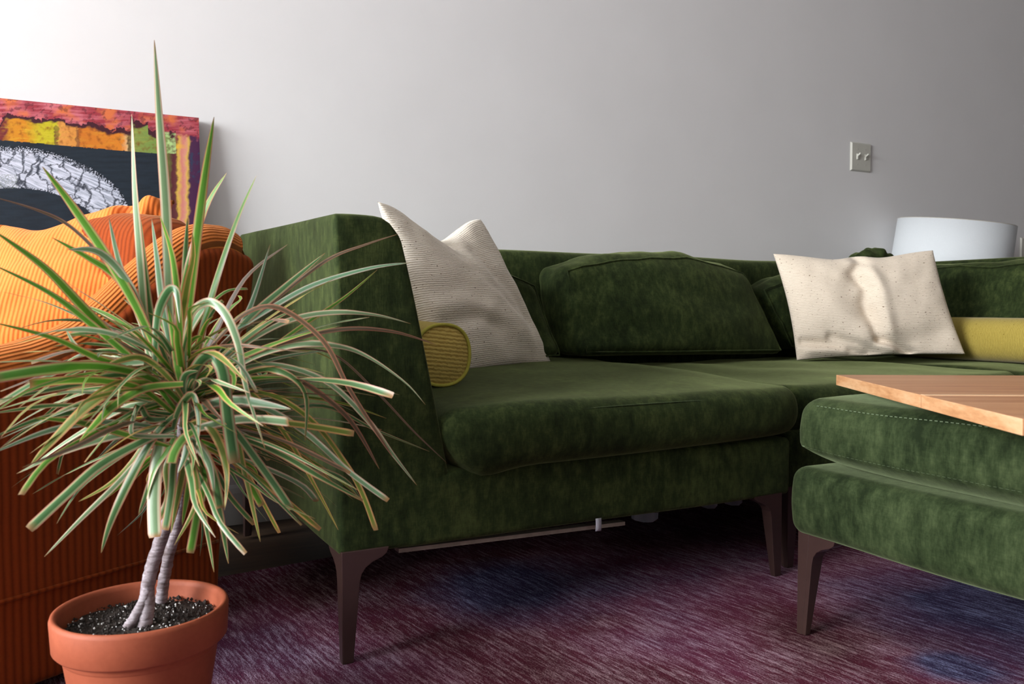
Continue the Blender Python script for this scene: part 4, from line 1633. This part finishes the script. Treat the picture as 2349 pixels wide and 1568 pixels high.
# leaves that read one by one: (points from tip or base in the picture plane, width in m, kind, depth at base, depth at tip)
TR = [
    ([(402, 900), (388, 700), (380, 480), (366, 280), (354, 92)], .0130, 'p', 1.07, 1.04, 0),
    ([(345, 850), (332, 740), (320, 590), (308, 430), (302, 262)], .0110, 'p', 1.06, 1.02, 0),
    ([(420, 850), (440, 640), (466, 430), (491, 268)], .0125, 'b', 1.07, 1.05, 0),
    ([(440, 850), (490, 660), (540, 510), (588, 402)], .0115, 'b', 1.09, 1.10, 0),
    ([(400, 820), (425, 640), (470, 480), (520, 396)], .0100, 'b', 1.08, 1.08, 0),
    ([(390, 880), (320, 720), (245, 590), (160, 465), (97, 382)], .0140, 'b', 1.05, .98, 0),
    ([(400, 930), (300, 820), (190, 705), (100, 612), (-20, 525)], .0125, 'b', 1.04, .92, 0),
    ([(410, 950), (330, 850), (210, 745), (110, 670), (-20, 605)], .0110, 'b', 1.04, .93, 0),
    ([(320, 720), (270, 640), (215, 570), (150, 512), (80, 480), (-20, 450)], .0065, 'o', 1.05, .98, 0),
    ([(400, 930), (330, 860), (220, 820), (120, 775), (-20, 738)], .0115, 'b', 1.04, .90, 0),
    ([(420, 930), (350, 870), (240, 842), (120, 845), (-20, 866)], .0140, 'b', 1.03, .86, 1),
    ([(400, 950), (330, 895), (250, 875), (160, 872), (68, 880)], .0105, 'b', 1.03, .88, 1),
    ([(430, 930), (390, 870), (330, 822), (270, 828), (212, 858)], .0090, 'y', 1.02, .95, 0),
    ([(420, 860), (410, 720), (395, 590), (366, 492)], .0100, 'b', 1.06, 1.02, 0),
    ([(395, 820), (372, 700), (360, 600), (348, 502)], .0095, 'p', 1.05, 1.0, 0),
    ([(430, 820), (425, 700), (425, 600), (430, 500)], .0100, 'g', 1.08, 1.10, 0),
    ([(420, 900), (432, 740), (470, 694), (511, 712), (545, 785), (565, 890), (608, 1028)], .0110, 'p', 1.04, .98, 0),
    ([(355, 850), (360, 730), (385, 668), (405, 672), (412, 740)], .0115, 'g', 1.02, 1.0, 0),
    ([(420, 980), (442, 860), (480, 815), (510, 850), (522, 950), (538, 1062)], .0150, 'g', 1.02, .96, 1),
    ([(425, 960), (480, 928), (540, 918), (600, 925), (667, 938)], .0130, 'p', 1.03, .96, 0),
    ([(425, 990), (530, 964), (600, 962), (662, 968)], .0120, 'p', 1.02, .98, 1),
    ([(440, 965), (560, 962), (690, 974), (812, 994)], .0090, 'y', 1.05, 1.06, 1),
    ([(450, 920), (560, 830), (680, 790), (780, 795), (850, 822), (930, 878), (976, 928)], .0095, 'p', 1.08, 1.14, 0),
    ([(480, 860), (560, 790), (660, 735), (760, 716), (860, 722), (942, 742)], .0080, 'p', 1.09, 1.16, 0),
    ([(470, 830), (540, 760), (620, 706), (720, 652), (850, 614), (943, 602)], .0090, 'p', 1.10, 1.18, 0),
    ([(480, 830), (560, 750), (640, 680), (750, 596), (840, 560), (912, 537)], .0050, 'o', 1.12, 1.20, 0),
    ([(500, 850), (600, 810), (700, 742), (790, 682), (866, 618)], .0060, 'b', 1.12, 1.22, 0),
    ([(470, 860), (560, 740), (650, 660), (746, 580)], .0110, 'g', 1.10, 1.16, 0),
    ([(470, 920), (600, 878), (700, 872), (800, 878), (916, 905)], .0065, 'p', 1.11, 1.2, 0),
    ([(480, 870), (640, 790), (780, 755), (900, 760), (1000, 790)], .0060, 'o', 1.13, 1.22, 0),
    ([(640, 800), (760, 810), (860, 895), (950, 990), (1026, 1062)], .0035, 'o', 1.14, 1.22, 0),
    ([(480, 800), (560, 720), (640, 706), (740, 780), (800, 890), (870, 1000), (900, 1045)], .0070, 'o', 1.06, 1.12, 0),
    ([(480, 880), (600, 835), (740, 870), (840, 960), (900, 1040), (956, 1112)], .0085, 'p', 1.09, 1.15, 0),
    ([(470, 930), (590, 930), (700, 992), (800, 1082), (890, 1148)], .0100, 'p', 1.06, 1.08, 1),
    ([(470, 920), (600, 900), (710, 960), (790, 1060), (830, 1130), (862, 1216)], .0085, 'y', 1.07, 1.12, 1),
    ([(470, 900), (560, 890), (650, 990), (720, 1110), (776, 1215)], .0080, 'y', 1.06, 1.10, 0),
    ([(450, 950), (520, 970), (600, 1070), (668, 1168)], .0105, 'g', 1.05, 1.04, 1),
    ([(450, 980), (520, 1010), (580, 1110), (640, 1222)], .0080, 'y', 1.09, 1.11, 1),
    ([(460, 950), (530, 970), (560, 1080), (583, 1180), (597, 1242)], .0080, 'y', 1.05, 1.06, 0),
    ([(440, 1000), (480, 1080), (505, 1180), (524, 1292)], .0105, 'g', 1.05, 1.04, 0),
    ([(430, 1020), (455, 1120), (475, 1220), (491, 1312)], .0075, 'g', 1.06, 1.06, 0),
    ([(450, 1000), (468, 1090), (452, 1180), (436, 1268)], .0105, 'b', 1.04, 1.03, 1),
    ([(378, 960), (360, 1050), (352, 1140), (354, 1232)], .0165, 'p', 1.02, .99, 1),
    ([(415, 940), (360, 990), (302, 1090), (256, 1190), (232, 1268)], .0115, 'g', 1.02, .98, 0),
    ([(400, 980), (330, 1010), (230, 1065), (150, 1135), (66, 1213)], .0115, 'g', 1.02, .94, 1),
    ([(400, 1010), (330, 1045), (262, 1115), (185, 1190), (102, 1276)], .0075, 'p', 1.03, .96, 0),
    ([(400, 960), (340, 985), (240, 1005), (130, 1042), (38, 1086)], .0090, 'p', 1.04, .96, 0),
    ([(380, 880), (290, 880), (200, 930), (120, 1010), (70, 1066)], .0140, 'y', 1.01, .93, 0),
    ([(420, 880), (330, 890), (260, 930), (215, 975), (182, 1012)], .0120, 'b', 1.00, .94, 0),
    ([(400, 950), (240, 940), (100, 958), (-20, 1005)], .0075, 'g', 1.03, .92, 0),
    ([(400, 960), (250, 936), (120, 930), (-20, 948)], .0080, 'g', 1.03, .92, 0),
    ([(400, 985), (250, 968), (120, 985), (-20, 1040)], .0080, 'p', 1.04, .93, 0),
    ([(410, 1030), (300, 1000), (180, 968), (76, 958)], .0095, 'b', 1.02, .95, 0),
    ([(380, 850), (330, 740), (270, 640), (200, 590), (120, 545)], .0105, 'b', 1.06, 1.0, 0),
    ([(350, 780), (300, 660), (230, 580), (155, 572)], .0110, 'p', 1.05, .98, 0),
    ([(330, 830), (250, 830), (180, 800), (150, 752)], .0130, 'p', 1.0, .96, 0),
    ([(390, 900), (280, 860), (180, 880), (80, 900), (-20, 920)], .0085, 'g', 1.03, .90, 0),
    ([(450, 1000), (560, 1010), (700, 1065), (790, 1100), (832, 1152)], .0085, 'g', 1.09, 1.14, 0),
    ([(470, 960), (600, 950), (740, 930), (860, 985), (985, 1035)], .0065, 'g', 1.12, 1.22, 0),
    ([(410, 1010), (440, 1060), (450, 1150), (400, 1250)], .0080, 'y', 1.03, 1.0, 0),
    ([(400, 1000), (380, 1070), (385, 1140), (360, 1195)], .0085, 'y', 1.04, 1.03, 1),
    ([(350, 980), (300, 1060), (250, 1110), (180, 1150)], .0070, 'y', 1.05, 1.0, 0),
    ([(420, 900), (470, 840), (520, 800), (575, 700), (620, 560)], .0100, 'p', 1.1, 1.13, 0),
    ([(420, 900), (480, 790), (560, 640), (660, 560)], .0085, 'o', 1.1, 1.15, 0),
    ([(380, 900), (330, 760), (275, 610), (250, 500)], .0100, 'p', 1.06, 1.03, 0),
    ([(400, 870), (350, 740), (330, 600), (322, 500)], .0095, 'g', 1.06, 1.05, 0),
    ([(480, 930), (560, 860), (640, 850), (700, 900), (700, 1010)], .0100, 'g', 1.07, 1.05, 0),
    ([(400, 1000), (330, 1000), (300, 990), (312, 930)], .0085, 'p', 1.0, .97, 0),
    ([(400, 930), (300, 930), (170, 1000), (60, 1078)], .0080, 'p', 1.06, 1.03, 0),
    ([(415, 1020), (398, 1060), (392, 1130), (378, 1215)], .0110, 'g', 1.03, 1.02, 1),
    ([(425, 1030), (420, 1080), (405, 1150), (392, 1222)], .0095, 'y', 1.03, 1.03, 0),
    ([(435, 1010), (442, 1060), (430, 1130), (418, 1205)], .0100, 'b', 1.03, 1.03, 0),
    ([(405, 1000), (375, 1040), (345, 1110), (318, 1180)], .0110, 'g', 1.03, 1.0, 0),
    ([(440, 1000), (470, 1040), (492, 1100), (505, 1165)], .0120, 'g', 1.03, 1.01, 1),
    ([(430, 975), (470, 970), (505, 1020), (520, 1090), (515, 1170)], .0105, 'y', 1.02, 1.0, 0),
    ([(450, 985), (420, 1005), (400, 1035), (392, 1062)], .0120, 'b', 1.0, .98, 1),
    ([(420, 960), (435, 990), (425, 1040), (408, 1085)], .0110, 'g', 1.02, 1.01, 0),
    ([(400, 1000), (385, 1030), (355, 1075), (335, 1145)], .0100, 'b', 1.02, 1.0, 0),
    ([(395, 990), (410, 940), (440, 905), (455, 960), (450, 1040)], .0095, 'g', 1.02, .99, 0),
    ([(430, 1050), (445, 1100), (458, 1160), (452, 1215)], .0090, 'y', 1.05, 1.04, 0),
    ([(460, 1010), (520, 1040), (560, 1090), (600, 1160)], .0095, 'b', 1.06, 1.07, 1),
    ([(410, 1000), (440, 1010), (478, 1060), (492, 1130)], .0100, 'p', 1.01, .99, 0),
    ([(380, 960), (340, 960), (318, 930), (300, 985)], .0100, 'g', 1.01, .98, 0),
    ([(440, 940), (420, 900), (425, 860), (455, 850)], .0100, 'g', 1.02, 1.0, 0),
    ([(430, 930), (410, 860), (400, 790), (385, 700)], .0110, 'b', 1.03, 1.02, 0),
    ([(620, 850), (700, 880), (800, 960), (870, 1075)], .0085, 'o', 1.1, 1.16, 0),
]
for li, (pp, wd, kd, t0, t1, bl) in enumerate(TR):
    m = len(pp)
    t0_, t1_ = t0, t1
    for _ in range(14):
        pts = [P(a, b, t0_ + (t1_ - t0_) * (i / (m - 1)) ** 1.2) for i, (a, b) in enumerate(pp)]
        if all(ok_point(p_) for p_ in catmull(pts, 4)[4:]):
            break
        t1_ -= .02
    make_leaf(pts, wd, LM[kd], twist=random.Random(li).uniform(-.9, .9), facing=.55 + .3 * random.Random(li + 99).random(), blunt=bool(bl))

# the rest of the crown: shorter and hidden leaves around the two stems
rg = random.Random(21)
made = 0
tries = 0
while made < 206 and tries < 2500:
    tries += 1
    hgt = rg.random()
    if rg.random() < .5:
        base = P(405 + 30 * hgt, 1060 - 190 * hgt, 1.085)
    else:
        base = P(420 - 25 * hgt, 1050 - 230 * hgt, 1.088)
    az = rg.uniform(0, 2 * math.pi)
    el = math.radians(-25 + 95 * hgt * rg.uniform(.4, 1.0) + rg.uniform(-12, 12))
    L = rg.uniform(.16, .33) * (1 if hgt < .8 else .9)
    d = V((math.cos(az) * math.cos(el), math.sin(az) * math.cos(el), math.sin(el)))
    droop = rg.uniform(.25, 1.0) * L
    pts = []
    for k in range(6):
        f = k / 5
        p = base + d * (L * f) + V((0, 0, -droop * .55 * f ** 2.2))
        p += V((-math.sin(az), math.cos(az), 0)) * (.03 * rg.uniform(-1, 1) * f * f * (k == 5))
        pts.append(p)
    if not all(ok_point(p) for p in pts[1:]):
        continue
    if any((p - C0).length < .62 for p in pts):
        continue
    a, b = proj(pts[-1])
    if b < 520 and rg.random() < .8:
        continue
    # keep the picture's outline of the crown
    ex = (a - 440) / (560 if a > 440 else 520)
    ey = (b - 880) / (400 if b > 880 else 420)
    if ex * ex + ey * ey > 1:
        continue
    kd = rg.choices('bgpyo', (3.5, 5, 1.8, 1.8, 1.5))[0]
    make_leaf(pts, rg.uniform(.0045, .0108), LM[kd], twist=rg.uniform(-1.2, 1.2), facing=rg.uniform(.05, .6), n=3, blunt=rg.random() < .25)
    made += 1
